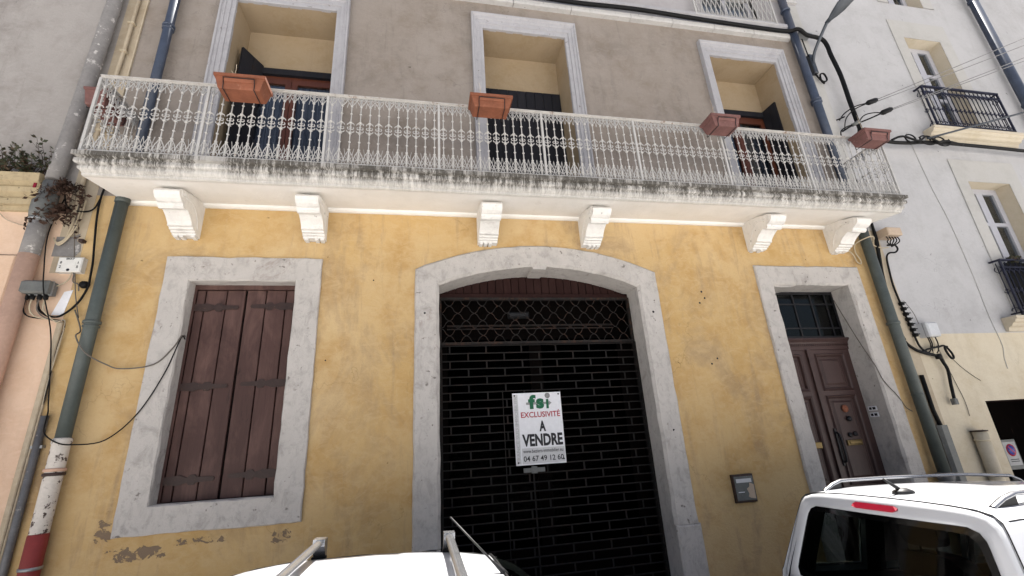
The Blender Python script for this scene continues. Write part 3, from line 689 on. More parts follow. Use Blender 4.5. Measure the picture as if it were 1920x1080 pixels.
for i, cx in enumerate((-2.5, -1.2, .765, 2.085, 4.5, 5.83)):
    m = MB(); n = len(cprof); sg = 5
    for k in range(sg + 1):
        x = cx - .115 + .23 * k / sg
        for (y, z) in cprof:
            nv = noise.noise_vector(Vector((x * 11 + i, y * 11, z * 11))); m.v.append((x + nv[0] * .003, y + (nv[1] * .004 if y < 0 else 0), z + (nv[2] * .004 if y < 0 else 0)))
    for k in range(sg):
        for j in range(n): m.f.append((k * n + j, (k + 1) * n + j, (k + 1) * n + (j + 1) % n, k * n + (j + 1) % n)); m.sm.append(False)
    m.f.append(tuple(range(n))); m.f.append(tuple(sg * n + j for j in range(n))[::-1]); m.sm += [False, False]
    put('corbel', m, 'corbel_white', house)
    for sx in (-1, 1):      # carved volute on each cheek
        vp = [(-.455 + .052 * (1 - q / 16) * math.cos(q * .75), 4.592 + .052 * (1 - q / 16) * math.sin(q * .75)) for q in range(15)]
        vv = MB().tube([(cx + sx * .116, y, z) for y, z in vp], .006, 5).tube([(cx + sx * .116, y, z) for y, z in ((-.40, 4.585), (-.30, 4.60), (-.2, 4.57), (-.12, 4.48), (-.08, 4.38))], .006, 5)
        put('volute', vv, 'corbel_white', house)
    # broken guttae under the foot of the corbel
    for q in range(4):
        if random.random() < .75: put('corbel_tooth', MB().box(cx - .10 + q * .055, cx - .062 + q * .055, -.088, -.005, 4.292, 4.3115), 'corbel_white', house)

# --- wrought-iron railing
YR, ZB, ZT = -.70, 4.895, 5.765
rl = group_part('railing', (1.58, YR, 4.86), house, 'ornate white wrought iron balcony railing with rust patches')
def arc(cx, cz, r, a0, a1, n=6, rx=1.0): return [(cx + r * rx * math.cos(R(a0 + (a1 - a0) * i / n)), cz + r * math.sin(R(a0 + (a1 - a0) * i / n))) for i in range(n + 1)]
def spiral(cx, cz, r0, r1, a0, a1, n=8): return [(cx + (r0 + (r1 - r0) * i / n) * math.cos(R(a0 + (a1 - a0) * i / n)), cz + (r0 + (r1 - r0) * i / n) * math.sin(R(a0 + (a1 - a0) * i / n))) for i in range(n + 1)]
def baluster(variant):
    m = MB(); W_, T_ = .0052, .009
    m.tube([(0, 0, 0), (0, 0, .19), (0, 0, .3), (0, 0, .41), (0, 0, .53), (0, 0, .64), (0, 0, .75), (0, 0, .87)], [.0078, .0078, .0055, .0068, .0074, .0055, .0064, .0074], 6)
    for z, r in ((.747, .015), (.645, .0145), (.531, .018), (.389, .018), (.277, .0145), (.181, .016)):
        m.lathe([(.006, -.008), (r, -.004), (r, .003), (.006, .009)], (0, 0, z), 8)
    for s in (-1, 1):
        def rb(pts, w=W_): m.ribbon([(s * x, z) for x, z in pts], w, T_)
        # middle ornament: volutes above and below, rings at the waist
        rb([(.004, .512), (.013, .521), (.025, .52), (.034, .511), (.036, .499)], .0068)
        rb(spiral(.019, .458, .018, .013, 110, 430, 9), .0066)
        rb([(.004, .41), (.013, .403), (.026, .404), (.036, .413), (.037, .425)], .0068)
        # foot: pointed arch over a palmette
        rb([(.03, .006), (.045, .035), (.046, .07), (.034, .112), (.014, .15), (.003, .176)], .0075)
        rb(spiral(.022, .038, .019, .008, 250, -60, 9), .007)
        for a_, L_ in ((75, .085), (42, .06)): rb([(.004, .045), (.004 + math.cos(R(a_)) * L_ * .62, .045 + math.sin(R(a_)) * L_)], .005)
        # head: heart with curled tips and fan
        rb([(.003, .752), (.02, .774), (.037, .80), (.046, .828), (.043, .853), (.03, .863)], .0072)
        rb(spiral(.026, .842, .019, .008, 60, 380, 9))
        for a_, L_ in ((-70, .075),): rb([(.004, .842), (.004 + math.cos(R(a_)) * L_ * .6, .842 + math.sin(R(a_)) * L_)], .005)
        if variant & 1: rb([(.036, .10), (.042, .15), (.05, .192)] if s > 0 else [(.036, .10), (.043, .15), (.05, .19)], .0035)
        if variant & 2: rb([(.036, .80), (.043, .765), (.05, .73)], .0035)
    return mesh_of(m, 'baluster', Vector((0, 0, 0)))
BM = [baluster(i) for i in range(4)]
posts = [-3.205, -2.215, -1.035, .168, 1.385, 2.575, 3.785, 5.0, 6.36]
m = MB().box(X0b + .02, X1b - .02, YR - .021, YR + .021, ZT + .004, ZT + .018).box(X0b + .02, X1b - .02, YR - .012, YR + .012, ZT - .012, ZT + .004).jitter(.003, 1.5)
for q in range(1): put('top_rail', m, 'rail_rust', rl)
put('bottom_rail_or_shadow', MB().box(X0b + .025, X1b - .025, YR - .013, YR + .013, ZB - .022, ZB), 'rail_white', rl)
for x in posts: put('rail_post', MB().box(x - .0125, x + .0125, YR - .0125, YR + .0125, 4.86, ZT - .013), 'rail_white', rl)
cnt = [10, 12, 12, 12, 12, 12, 12, 13]
def bal(x, y, rz=0):
    r = random.random(); v = 3 if r < .62 else (1 if r < .74 else 2 if r < .86 else 0)
    o = link('baluster', BM[v], 'rail_white', rl, (x, y, ZB)); o.rotation_euler = (0, random.uniform(-.008, .008), rz)
    o.scale = ((1.0), 1, 1)
for i in range(8):
    for k in range(cnt[i]): bal(posts[i] + (posts[i + 1] - posts[i]) * (k + .5) / cnt[i], YR)
for x in (posts[0], posts[-1]):
    put('top_rail', MB().box(x - .018, x + .018, YR + .025, .005, ZT + .004, ZT + .018), 'rail_rust', rl)
    put('bottom_rail_or_shadow', MB().box(x - .012, x + .012, YR + .02, .005, ZB - .022, ZB), 'rail_white', rl)
    for k in range(6): bal(x, YR + .1 * (k + 1) - .015, R(90))

# ------------------------------------------------------------------ balcony planters
def planter(x0, x1, z0, z1, y0, y1, material, label, twigs=0, tilt=0):
    c = ((x0 + x1) / 2, (y0 + y1) / 2, z0)
    p = thing('planter', c, label, 'planter', 'planters hooked on the balcony rail'); p.rotation_euler = (tilt, 0, 0)
    m = MB(); b = .035
    def rng(dx, dy, z): return [(x0 + dx, y0 + dy, z), (x1 - dx, y0 + dy, z), (x1 - dx, y1 - dy, z), (x0 + dx, y1 - dy, z)]
    rows = [rng(b * 1.4, b, z0), rng(b * 1.2, b * .8, z0 + .012), rng(.012, .012, z1 - .035), rng(0, 0, z1 - .033), rng(-.002, -.002, z1), rng(.014, .014, z1), rng(.02, .02, z1 - .05)]
    for r in rows: m.v += r
    for i in range(len(rows) - 1):
        for k in range(4): m.f.append((i * 4 + k, i * 4 + (k + 1) % 4, i * 4 + 4 + (k + 1) % 4, i * 4 + 4 + k)); m.sm.append(False)
    m.f.append((3, 2, 1, 0)); m.sm.append(False)
    put('trough', m, material, p)
    put('soil', MB().box(x0 + .018, x1 - .018, y0 + .018, y1 - .018, z1 - .06, z1 - .045), 'soil', p)
    put('panel_ridge', MB().add([(x0 + .085, y0 + .0195, z0 + .07), (x1 - .085, y0 + .0195, z0 + .07), (x1 - .085, y0 + .006, z1 - .06), (x0 + .085, y0 + .006, z1 - .06),
        (x0 + .085, y0 + .012, z0 + .07), (x1 - .085, y0 + .012, z0 + .07), (x1 - .085, y0 - .002, z1 - .06), (x0 + .085, y0 - .002, z1 - .06)],
        [(4, 5, 6, 7), (0, 1, 5, 4), (1, 2, 6, 5), (2, 3, 7, 6), (3, 0, 4, 7)]), material, p)
    L = x1 - x0
    wire = MB()
    for fx_ in (.2, .8):
        x = x0 + L * fx_
        wire.tube([(x, y1 + .03, z1 + .045), (x, y1 + .008, z1 + .04), (x, y1 + .006, z0 - .004), (x, y0 + .02, z0 - .008), (x, y0 + .016, z0 + .05), (x, y0 - .008, z1 - .06)], .0045, 5)
    wire.tube([(x0 + L * .2, y0 - .008, z1 - .06), (x0 + L * .8, y0 - .008, z1 - .06)], .0045, 5)
    put('hanger', wire, 'dark_iron', p)
    for i in range(twigs):
        x = random.uniform(x0 + .04, x0 + (L - .08) * (.45 if i < 3 else .95)); y = (y0 + y1) / 2 + random.uniform(-.05, .05); h = random.uniform(.05, .14) if i else .34
        pts = [Vector((x, y, z1 - .05))]
        for q in range(5): pts.append(pts[-1] + Vector((random.uniform(-.015, .015), random.uniform(-.012, .012), h / 5)))
        m = MB().tube(pts, [.0038, .0034, .003, .0026, .002, .0012], 5)
        for q in (2, 3):
            s = random.choice((-1, 1)); m.tube([pts[q], pts[q] + Vector((s * .02, 0, .022)), pts[q] + Vector((s * .035, .004, .05))], [.0022, .0018, .001], 4)
        put('dry_stem', m, 'twig', p)
    return p
planter(-2.06, -1.585, 5.525, 5.69, -.99, -.735, 'terracotta', 'terracotta planter with dry stalks on the railing below the left French window', 6)
planter(.505, .985, 5.57, 5.725, -.985, -.735, 'terracotta', 'orange-red planter hung before the dark board shutter', 2)
planter(3.49, 3.90, 5.575, 5.735, -.985, -.735, 'old_rose', 'dusty pink planter hung just left of the right French window', 2)
planter(5.765, 6.20, 5.555, 5.715, -.985, -.735, 'old_rose', 'dusty pink planter at the right end of the balcony rail', 3)
p0 = planter(-.24, .24, 5.49, 5.73, -.13, .13, 'old_rose', 'dark red planter hung outside the left end of the balcony')
WORLD[p0] = Vector((0, 0, 0)); p0.location = (-3.345, -.34, 5.575); p0.scale = (.85, .85, .8); p0.rotation_euler = (0, 0, R(-90))

# ------------------------------------------------------------------ for-sale sign on the shutter
sg = thing('for_sale_sign', (1.305, .24, 1.777), 'white estate agent sign reading A VENDRE fixed to the garage grille', 'sign')
SX0, SX1, SZ0, SZ1, SY = 1.018, 1.594, 1.777, 2.558, .25
put('panel', MB().box(SX0, SX1, SY, SY + .006, SZ0, SZ1), 'sign_white', sg)
u = lambda f: SX0 + (SX1 - SX0) * f
v = lambda f: SZ1 - (SZ1 - SZ0) * f
put('side_strip', MB().box(u(.012), u(.105), SY - .0012, SY, v(.985), v(.02)), 'sign_grey', sg)
put('strip_lettering', text_mesh('FRANCE SUD IMMOBILIER', u(.03), u(.088), v(.965), v(.045), SY - .003, 0, True), 'print_lightgrey', sg)
put('web_band', MB().box(u(.125), u(.985), SY - .0012, SY, v(.985), v(.775)), 'sign_grey', sg)
A_ = [(u(.27), v(.172)), (u(.74), v(.172)), (u(.74), v(.19)), (u(.80), v(.155)), (u(.74), v(.12)), (u(.74), v(.138)), (u(.27), v(.138))]
put('logo_arrow', MB().prism(A_[::-1], 'y', SY - .0024, SY - .0012), 'print_grey', sg)
m = text_mesh('f', u(.315), u(.475), v(.235), v(.03), SY - .004, .05); mm = text_mesh('s', u(.475), u(.64), v(.235), v(.085), SY - .0042, .055)
put('logo_letter', m, 'print_green', sg); put('logo_letter', mm, 'print_green', sg); put('logo_letter', MB().box(u(.685), u(.735), SY - .0042, SY - .003, v(.235), v(.10)), 'print_green', sg)
put('logo_dot', MB().lathe([(.0005, SY - .0048), (.0005 + .031, SY - .0048), (.031, SY - .004)], (u(.72), 0, v(.048)), 20, 'y'), 'print_grey', sg)
put('exclusivite_lettering', text_mesh('EXCLUSIVITÉ', u(.15), u(.955), v(.355), v(.255), SY - .003, .016), 'print_red', sg)
put('a_lettering', text_mesh('A', u(.505), u(.64), v(.555), v(.405), SY - .003, .045), 'print_black', sg)
put('vendre_lettering', text_mesh('VENDRE', u(.145), u(.965), v(.755), v(.585), SY - .003, .042), 'print_black', sg)
put('web_lettering', text_mesh('www.beziers-immobilier.eu', u(.15), u(.955), v(.842), v(.79), SY - .003, .006), 'print_black', sg)
put('phone_lettering', text_mesh('04 67 49 12 60', u(.15), u(.955), v(.955), v(.88), SY - .003, .016), 'print_black', sg)
for (a, b) in ((.04, .035), (.955, .03), (.045, .965), (.955, .945)): put('screw', MB().lathe([(.001, -.006), (.009, -.006), (.01, 0)], (u(a), SY, v(b)), 10, 'y'), 'dark_iron', sg)

# ------------------------------------------------------------------ small things on the ochre wall
mbx = thing('intercom_box', (3.55, -.02, 1.24), 'dark grey metal box with torn label on the ochre wall between garage and front door', 'box')
put('case', MB().bevbox(3.42, 3.68, -.045, 0.0, 1.24, 1.53, .006), 'strap_brown', mbx)
put('faceplate', MB().bevbox(3.432, 3.668, -.052, -.045, 1.262, 1.51, .004), 'grey_box', mbx)
put('torn_label', MB().prism([(3.57, 1.30), (3.60, 1.285), (3.655, 1.275), (3.66, 1.42), (3.61, 1.44), (3.60, 1.40), (3.565, 1.38), (3.585, 1.33)], 'y', -.0545, -.0522), 'beige_box', mbx)
put('name_strip', MB().box(3.45, 3.64, -.055, -.052, 1.445, 1.485), 'sign_grey', mbx); put('label_strip', MB().box(3.455, 3.53, -.055, -.0522, 1.345, 1.352), 'sign_white', mbx)
for (x, z, r_) in ((3.544, 3.727, .014), (3.571, 3.64, .013), (3.488, 3.575, .013), (3.574, 2.856, .012), (3.486, 2.792, .012), (.02, 3.45, .012), (2.80, 3.45, .015), (2.80, 2.06, .02), (-.55, 3.85, .008), (-1.0, 2.95, .008)):
    put('drill_hole', MB().lathe([(r_ * .2, -.0025 if not (-.1 < x < .1 or 2.7 < x < 2.9) else -.0385), (r_, -.002 if not (-.1 < x < .1 or 2.7 < x < 2.9) else -.038)], (x, 0, z), 10, 'y'), 'print_black', house)

# ------------------------------------------------------------------ pipes on the left
def vpipe(mb, x, y, z0, z1, r, n=14): return mb.tube([(x, y, z0), (x, y, z1)], r, n)
def ring(mb, x, y, z, r, h): return mb.lathe([(r * .8, -h / 2), (r, -h / 2 * .7), (r, h / 2 * .7), (r * .8, h / 2)], (x, y, z), 14)
dp = thing('drainpipe', (-3.135, -.1, .12), 'dark green drainpipe with chipped white and red foot left of the shuttered window', 'pipe')
put('pipe', vpipe(MB(), -3.135, -.1, 2.285, 4.70, .058), 'pipe_green', dp)
m = MB(); ring(m, -3.135, -.1, 3.355, .072, .035); ring(m, -3.135, -.1, 3.315, .068, .02); put('collar', m, 'pipe_green', dp)
put('top_socket', MB().lathe([(.055, 4.66), (.066, 4.665), (.066, 4.72), (.05, 4.735)], (-3.135, -.1, 0), 14), 'pipe_green', dp)
put('chipped_sleeve', MB().lathe([(.06, 1.53), (.066, 1.54), (.066, 2.24), (.072, 2.25), (.072, 2.285), (.06, 2.295)], (-3.135, -.1, 0), 16), 'pipe_chipped', dp)
put('red_foot', MB().lathe([(.071, .12), (.071, 1.525), (.064, 1.535)], (-3.135, -.1, 0), 16), 'pipe_red', dp)
for z, mt in ((1.28, 'zinc'), (2.03, 'pipe_pink'), (1.995, 'strap_brown')):
    m = MB(); ring(m, -3.135, -.1, z, .078, .03); put('clamp', m, mt, dp)
bp = thing('drainpipe', (-3.11, -.1, 4.87), 'blue-grey drainpipe on the upper wall beside the left French window', 'pipe')
put('pipe', vpipe(MB(), -3.11, -.1, 4.86, HTOP, .052), 'pipe_blue', bp)
m = MB(); ring(m, -3.11, -.1, 7.15, .068, .03); ring(m, -3.11, -.1, 7.10, .064, .02); put('collar', m, 'pipe_blue', bp)
cp = thing('cement_pipe', (-3.80, -.1, .1), 'thick blotchy grey cement pipe painted pink low down at the left corner', 'pipe')
put('upper_pipe', MB().tube([(-3.745, -.1, HTOP), (-3.75, -.1, 7.4), (-3.79, -.1, 5.2), (-3.80, -.1, 4.9)], .075, 14), 'pipe_cement', cp)
put('socket', MB().tube([(-3.815, -.11, 4.44), (-3.808, -.11, 4.50), (-3.806, -.11, 4.62), (-3.80, -.11, 4.66), (-3.795, -.11, 4.86)], [.085, .1, .105, .085, .075], 16), 'grey_box', cp)
put('lower_pipe', vpipe(MB(), -3.815, -.1, 4.05, 4.46, .078), 'pipe_cement', cp)
put('painted_pipe', vpipe(MB(), -3.815, -.1, .1, 4.05, .079), 'pipe_pink', cp)
m = MB(); ring(m, -3.812, -.1, 4.43, .092, .03); put('clamp', m, 'zinc', cp)
tc = thing('conduit', (-3.55, -.03, 4.6), 'thin cream conduit on the narrow strip above the balcony left end', 'pipe')
put('tube', MB().tube([(-3.54, -.035, HTOP), (-3.555, -.035, 6.8), (-3.57, -.035, 6.2), (-3.585, -.035, 5.2), (-3.59, -.035, 4.55)], .022, 8), 'cream_strip', tc)
for z in (7.2, 6.75, 5.6): put('clip', MB().box(-3.59, -3.52, -.062, 0, z - .012, z + .012), 'beige_cable', tc)
gc = thing('conduit', (-3.36, -.03, .1), 'grey electrical conduit rising beside the red-footed drainpipe', 'pipe')
put('tube', vpipe(MB(), -3.36, -.035, .1, 2.50, .03, 10), 'pipe_grey', gc)
put('clip', MB().box(-3.405, -3.315, -.045, 0, 2.22, 2.245), 'zinc', gc)
ct = thing('trunking', (-3.45, -.02, .1), 'cream painted cable trunking along the edge of the pink house', 'trunking')
put('cover', MB().bevbox(-3.475, -3.425, -.035, 0, .1, 3.38, .008).bevbox(-3.425, -3.409, -.022, 0, .1, 2.9, .004), 'cream_strip', ct)

# ------------------------------------------------------------------ boxes and cables on the left
wb = thing('junction_box', (-3.47, -.03, 3.885), 'small white box with printed figures between pink pipe and green drainpipe', 'box')
put('lid', MB().bevbox(-3.585, -3.372, -.07, 0, 3.89, 4.05, .01), 'white_plastic', wb)
put('lettering', text_mesh('807', -3.515, -3.44, 4.018, 4.04, -.0715, .02), 'print_black', wb)
for s_, x_, z_ in (('8', -3.56, 3.975), ('2', -3.56, 3.93), ('A', -3.412, 3.975), ('B', -3.412, 3.93)): put('lettering', text_mesh(s_, x_, x_ + .016, z_, z_ + .028, -.0715, .02), 'print_black', wb)
put('recess', MB().box(-3.53, -3.425, -.0725, -.0705, 3.945, 4.0), 'white_plastic', wb); put('emblem', MB().lathe([(.006, -.0725), (.014, -.0725), (.014, -.071)], (-3.478, 0, 3.91), 12, 'y'), 'print_black', wb)
gb = thing('junction_box', (-3.67, -.08, 3.64), 'dark grey cable box in front of the pink pipe', 'box')
put('case', MB().bevbox(-3.785, -3.545, -.16, -.03, 3.64, 3.77, .018), 'grey_box', gb)
put('lid_rim', MB().box(-3.79, -3.54, -.10, -.085, 3.632, 3.776), 'zinc', gb)
for x in (-3.74, -3.69, -3.63, -3.58): put('gland', MB().lathe([(.016, 3.59), (.02, 3.60), (.02, 3.645)], (x, -.09, 0), 10), 'rubber', gb)
Yc = -.035
def c3(l, y=Yc): return [(x, y, z) for x, z in l]
cable(c3([(-3.56, 4.85), (-3.558, 4.5), (-3.492, 4.136), (-3.40, 3.75), (-3.366, 3.62), (-3.30, 3.42)]), .005, 'grey_cable', 'thin grey wire running down across the white junction box')
cable([(-3.345, -.04, 3.5), (-3.241, -.06, 3.294), (-3.19, -.175, 3.2), (-3.076, -.175, 3.04), (-2.95, -.08, 2.95), (-2.828, -.05, 2.909), (-2.563, -.05, 2.943), (-2.43, -.04, 3.1), (-2.385, -.01, 3.227), (-2.39, .08, 3.25)], .0065, 'grey_cable', 'grey cable sagging from the drainpipe to the shuttered window')
cable([(-3.71, -.03, 4.75), (-3.741, -.06, 4.309), (-3.60, -.17, 3.85), (-3.545, -.17, 3.62), (-3.47, -.09, 3.3), (-3.425, -.045, 2.987), (-3.36, -.04, 2.62), (-3.338, -.045, 2.52), (-3.30, -.10, 2.40), (-3.235, -.17, 2.33), (-3.13, -.175, 2.255), (-3.034, -.13, 2.232), (-2.831, -.05, 2.262), (-2.616, -.045, 2.488), (-2.456, -.045, 2.857), (-2.386, -.01, 3.205), (-2.39, .08, 3.22)], .0055, 'black_cable', 'black cable looping from the conduit across the drainpipe up to the window')
cable(c3([(-3.36, 5.0), (-3.385, 4.75), (-3.371, 4.506), (-3.33, 4.2), (-3.304, 4.021), (-3.292, 3.85), (-3.29, 3.733), (-3.345, 3.565), (-3.452, 3.446), (-3.55, 3.44), (-3.64, 3.5), (-3.68, 3.6)]), .010, 'black_cable', 'taped black cable dropping from under the balcony to the grey box')
cable(c3([(-3.72, 4.78), (-3.68, 4.66), (-3.62, 4.60), (-3.5, 4.58), (-3.42, 4.62), (-3.385, 4.75)]), .009, 'black_cable', 'black cable crossing the peeling plaster under the balcony corner')
for i, (dx, lab) in enumerate(((0, 'leftmost'), (.03, 'middle'), (.055, 'rightmost'))):
    cable(c3([(-3.57 + dx, 4.72), (-3.575 + dx, 4.45), (-3.60 + dx * .4, 4.27), (-3.66 + dx * .3, 4.22 - dx * .5), (-3.70, 4.27)]), .007, 'beige_cable', lab + ' of three cream cables looped above the white junction box')
for i, x in enumerate((-3.74, -3.69, -3.63, -3.58)):
    cable([(x, -.09, 3.6), (x, -.085, 3.5), (x + .05, -.06, 3.43), (-3.47, -.04, 3.40 - i * .008), (-3.40, -.035, 3.36), (-3.41, -.035, 3.1 - i * .1), (-3.40, -.035, 2.6)], .0065, ('black_cable', 'beige_cable', 'grey_cable', 'beige_cable')[i],
          ('first', 'second', 'third', 'fourth')[i] + ' cable from the left leaving the underside of the grey box')
cable(c3([(-3.45, 3.89), (-3.47, 3.8), (-3.55, 3.74)], -.05), .006, 'beige_cable', 'short cream lead between the white box and the grey box')
cable(c3([(-3.44, 3.89), (-3.43, 3.80), (-3.38, 3.77), (-3.36, 3.70)]), .006, 'grey_cable', 'short grey lead below the white junction box')
put('cable_clip', MB().bevbox(-3.47, -3.43, -.06, 0, 4.23, 4.26, .006), 'strap_brown', None, None, 'brown clip pinning cream wires above the white junction box', 'clip')
put('wall_socket', MB().lathe([(.005, -.05), (.03, -.05), (.04, -.02), (.035, 0)], (-3.335, 0, 3.77), 10, 'y'), 'rubber', None, None, 'black rubber cap on the wall right of the grey box', 'cap')

# ------------------------------------------------------------------ left neighbour
lh = thing('pink_house', (-6, 3, 0), 'grey and pink rendered neighbour house at the left edge', 'house')
put('upper_wall', sheet_with_holes([(-9, 4.9), (-3.68, 4.9), (-3.68, 9.6), (-9, 9.6)], [], .0), 'grey_plaster', lh)
put('corner_strip', sheet_with_holes([(-3.68, 3.9), (HX0 - .001, 3.9), (HX0 - .001, 9.6), (-3.68, 9.6)], [], .0), 'cream_strip', lh)
put('strip_edge', MB().bevbox(-3.475, -3.452, -.02, .0, 4.9, 9.3, .004), 'cream_strip', lh)
put('lower_wall', sheet_with_holes([(-9, -.1), (HX0 - .001, -.1), (HX0 - .001, 3.9), (-3.68, 3.9), (-3.68, 4.9), (-9, 4.9)], [], .0), 'pink_plaster', lh)
put('inner_wall', MB().box(-9, HX0 - .06, .3, 7, 0, 9.5), 'dark_room', lh)
put('roof', MB().box(-9, HX0 - .03, -.22, 7.1, 9.6, 9.74), 'string_white', lh)
m = MB().prism([(.004, 4.57), (-.03, 4.575), (-.035, 4.62), (-.075, 4.625), (-.078, 4.685), (-.05, 4.69), (-.05, 4.715), (-.11, 4.75), (-.115, 4.80), (-.085, 4.805), (-.085, 4.825), (-.15, 4.86), (-.16, 4.95), (-.12, 4.96), (.004, 4.975)], 'x', -9, -3.90)
put('cornice', m.jitter(.004), 'cream_stone', lh)
for z in (4.08, 3.6, 3.1, 2.6): put('panel_joint', MB().box(-9, -3.9, -.004, -.0005, z, z + .012), 'strap_brown', lh)
put('pilaster', MB().bevbox(-9, -3.98, -.03, 0, .1, 4.08, .01), 'pink_plaster', lh)
put('white_patch', MB().prism([(-3.56, 3.46), (-3.46, 3.46), (-3.43, 3.72), (-3.50, 3.70), (-3.53, 3.58)], 'y', -.004, -.0008), 'sign_white', lh)
put('peeled_patch', MB().prism([(-3.70, 4.08), (-3.50, 4.08), (-3.46, 4.14), (-3.47, 4.22), (-3.52, 4.26), (-3.50, 4.34), (-3.56, 4.30), (-3.70, 4.30)], 'y', -.004, -.0008), 'pipe_cement', lh)

# weeds on the cornice and the brown tangle of dead creeper
def weed(cx, cy, cz, n, h, spread, label, leafmat, name='weed_plant', droop=0, cat='plant'):
    p = thing(name, (cx, cy, cz), label, cat)
    st = MB(); lf = MB()
    for i in range(n):
        a = random.uniform(0, 6.28); L = h * random.uniform(.5, 1.1); pts = [Vector((cx + random.uniform(-.03, .03), cy + random.uniform(-.02, .02), cz))]
        d = Vector((math.cos(a) * spread * random.random(), -abs(math.sin(a)) * spread * .4, 1)).normalized()
        for q in range(6):
            d = (d + Vector((random.uniform(-.25, .25), random.uniform(-.2, .1), random.uniform(-.25, .1) - droop))).normalized(); pts.append(pts[-1] + d * L / 6)
        st.tube(pts, [.004, .0035, .003, .0026, .002, .0016, .001], 4)
        for q in range(1, 7):
            for z in range(2):
                b = pts[q]; ld = Vector((random.uniform(-1, 1), random.uniform(-.8, .2), random.uniform(-.5, .7))).normalized(); l_ = random.uniform(.025, .065); sd_ = ld.cross(Vector((random.random(), random.random(), random.random()))).normalized() * l_ * .3
                lf.add([b, b + ld * l_ * .45 + sd_, b + ld * l_, b + ld * l_ * .5 - sd_], [(0, 1, 2), (0, 2, 3)])
    put('stem', st, 'dead_leaf', p); put('foliage', lf, leafmat, p, fix=False); return p
weed(-4.25, -.08, 4.97, 16, .34, 1.6, 'straggly weed at the far left of the stone cornice', 'weed_leaf')
weed(-4.05, -.08, 4.97, 18, .26, 1.5, 'low green weed growing on the stone cornice', 'weed_leaf')
weed(-3.93, -.08, 4.95, 5, .42, .5, 'tall leafy sprig on the cornice beside the cement pipe', 'weed_leaf')
weed(-3.70, -.05, 4.80, 26, .40, 1.2, 'brown dead creeper hanging behind the cement pipe socket', 'dead_leaf', 'dead_creeper', .55)
weed(-3.68, -.06, 4.55, 28, .38, 1.2, 'dark tangle of dead roots beside the pipe clamp', 'dead_leaf', 'dead_creeper', .6)
cable([(-4.4, -.02, 4.75), (-4.2, -.03, 4.5), (-4.05, -.03, 4.42), (-3.95, -.03, 4.40), (-3.85, -.18, 4.38)], .005, 'twig', 'bare dry vine stem running across the pink wall', 'vine_stem')
put('red_tag', MB().box(-3.925, -3.90, -.16, -.15, 4.78, 4.83), 'lamp_red', None, None, 'tiny red tag beside the pipe above the cornice', 'tag')

# ------------------------------------------------------------------ right neighbour
rh = thing('white_house', (9.5, 3, 0), 'white and cream rendered neighbour house at the right with iron balconies', 'house')
RX0, RX1 = HX1 + .001, 16
w1 = (8.94, 9.80, 6.67, 8.86); w2 = (8.93, 9.83, 3.34, 5.70); wg = (7.50, 9.6, -.05, 2.178); w3 = (8.94, 9.8, 9.75, 11.5)
holes = [[(a, c), (b, c), (b, d), (a, d)] for a, b, c, d in (w1, w2)]
put('upper_wall', sheet_with_holes([(RX0, 3.12), (RX1, 3.10), (RX1, 12), (RX0, 12)], [[(a, max(3.3, c)), (b, max(3.3, c)), (b, d), (a, d)] for a, b, c, d in (w1, w2)] + [[(w3[0], w3[2]), (w3[1], w3[2]), (w3[1], w3[3]), (w3[0], w3[3])]], .02), 'right_upper', rh)
put('lower_wall', sheet_with_holes([(RX0, -.1), (RX1, -.1), (RX1, 3.10), (RX0, 3.12)], [[(wg[0], wg[2]), (wg[1], wg[2]), (wg[1], wg[3]), (wg[0], wg[3])]], .02), 'right_lower', rh)
put('corner_strip', MB().bevbox(6.47, 6.655, -.012, .0, .1, 4.7, .006), 'cream_strip', rh); put('corner_strip', MB().bevbox(6.47, 6.655, -.012, .0, 4.7, 9.25, .006), 'right_frame', rh)
put('inner_wall', MB().box(RX0 + .06, RX1, .9, 7, 0, 11.9), 'dark_room', rh)
put('roof', MB().box(RX0 - .02, RX1, -.2, 7.1, 12, 12.14), 'string_white', rh)
for (a, b, z0, z1) in (w1, w2, w3):
    I, O = rect_loops(a, b, z0, z1, a - .24, b + .26, z0, z1 + .42, False, 10)
    m = MB(); n = len(I)
    for lp, y in ((I, .28), (I, .0), (I, .0)): pass
    m.v = [(x, .35, z) for x, z in I] + [(x, .012, z) for x, z in I]
    m.f = [(k, k + 1, k + 1 + n, k + n) for k in range(n - 1)]; m.sm = [False] * (n - 1)
    put('window_reveal', m, 'right_reveal', rh)
    m = MB(); m.v = [(x, .008, z) for x, z in I] + [(x, .004, z) for x, z in O] + [(x, .019, z) for x, z in O]
    m.f = [(k + q * n, k + 1 + q * n, k + 1 + n + q * n, k + n + q * n) for q in (0, 1) for k in range(n - 1)]; m.sm = [False] * len(m.f)
    put('window_surround', m, 'right_frame', rh)
    g = group_part('window', ((a + b) / 2, .25, z0), rh); c = (a + b) / 2
    put('frame', MB().box(a, a + .06, .22, .29, z0, z1).box(b - .06, b, .22, .29, z0, z1).box(a + .06, b - .06, .22, .29, z1 - .06, z1), 'pvc_white', g)
    for s in (0, 1):
        x0, x1 = (a + .06, c) if s == 0 else (c, b - .06)
        zz_ = [z0, z0 + .12, z0 + .9, z0 + .96, z1 - .72, z1 - .66, z1 - .11, z1 - .06]
        m = MB().box(x0, x0 + .07, .20, .26, z0, z1 - .06).box(x1 - .07, x1, .20, .26, z0, z1 - .06)
        for q in (0, 2, 4, 6): m.box(x0 + .07, x1 - .07, .20, .26, zz_[q], zz_[q + 1])
        put('casement', m, 'pvc_white', g)
        for q in (1, 3, 5): put('pane', MB().box(x0 + .07, x1 - .07, .228, .233, zz_[q], zz_[q + 1]), 'window_glass', g)
    put('unlit_room_sheet', MB().box(a, b, .32, .33, z0, z1), 'dark_room' if z0 < 5 else 'seat_cloth', g)  # near-black sheet painting the darkness of the unlit room behind the panes
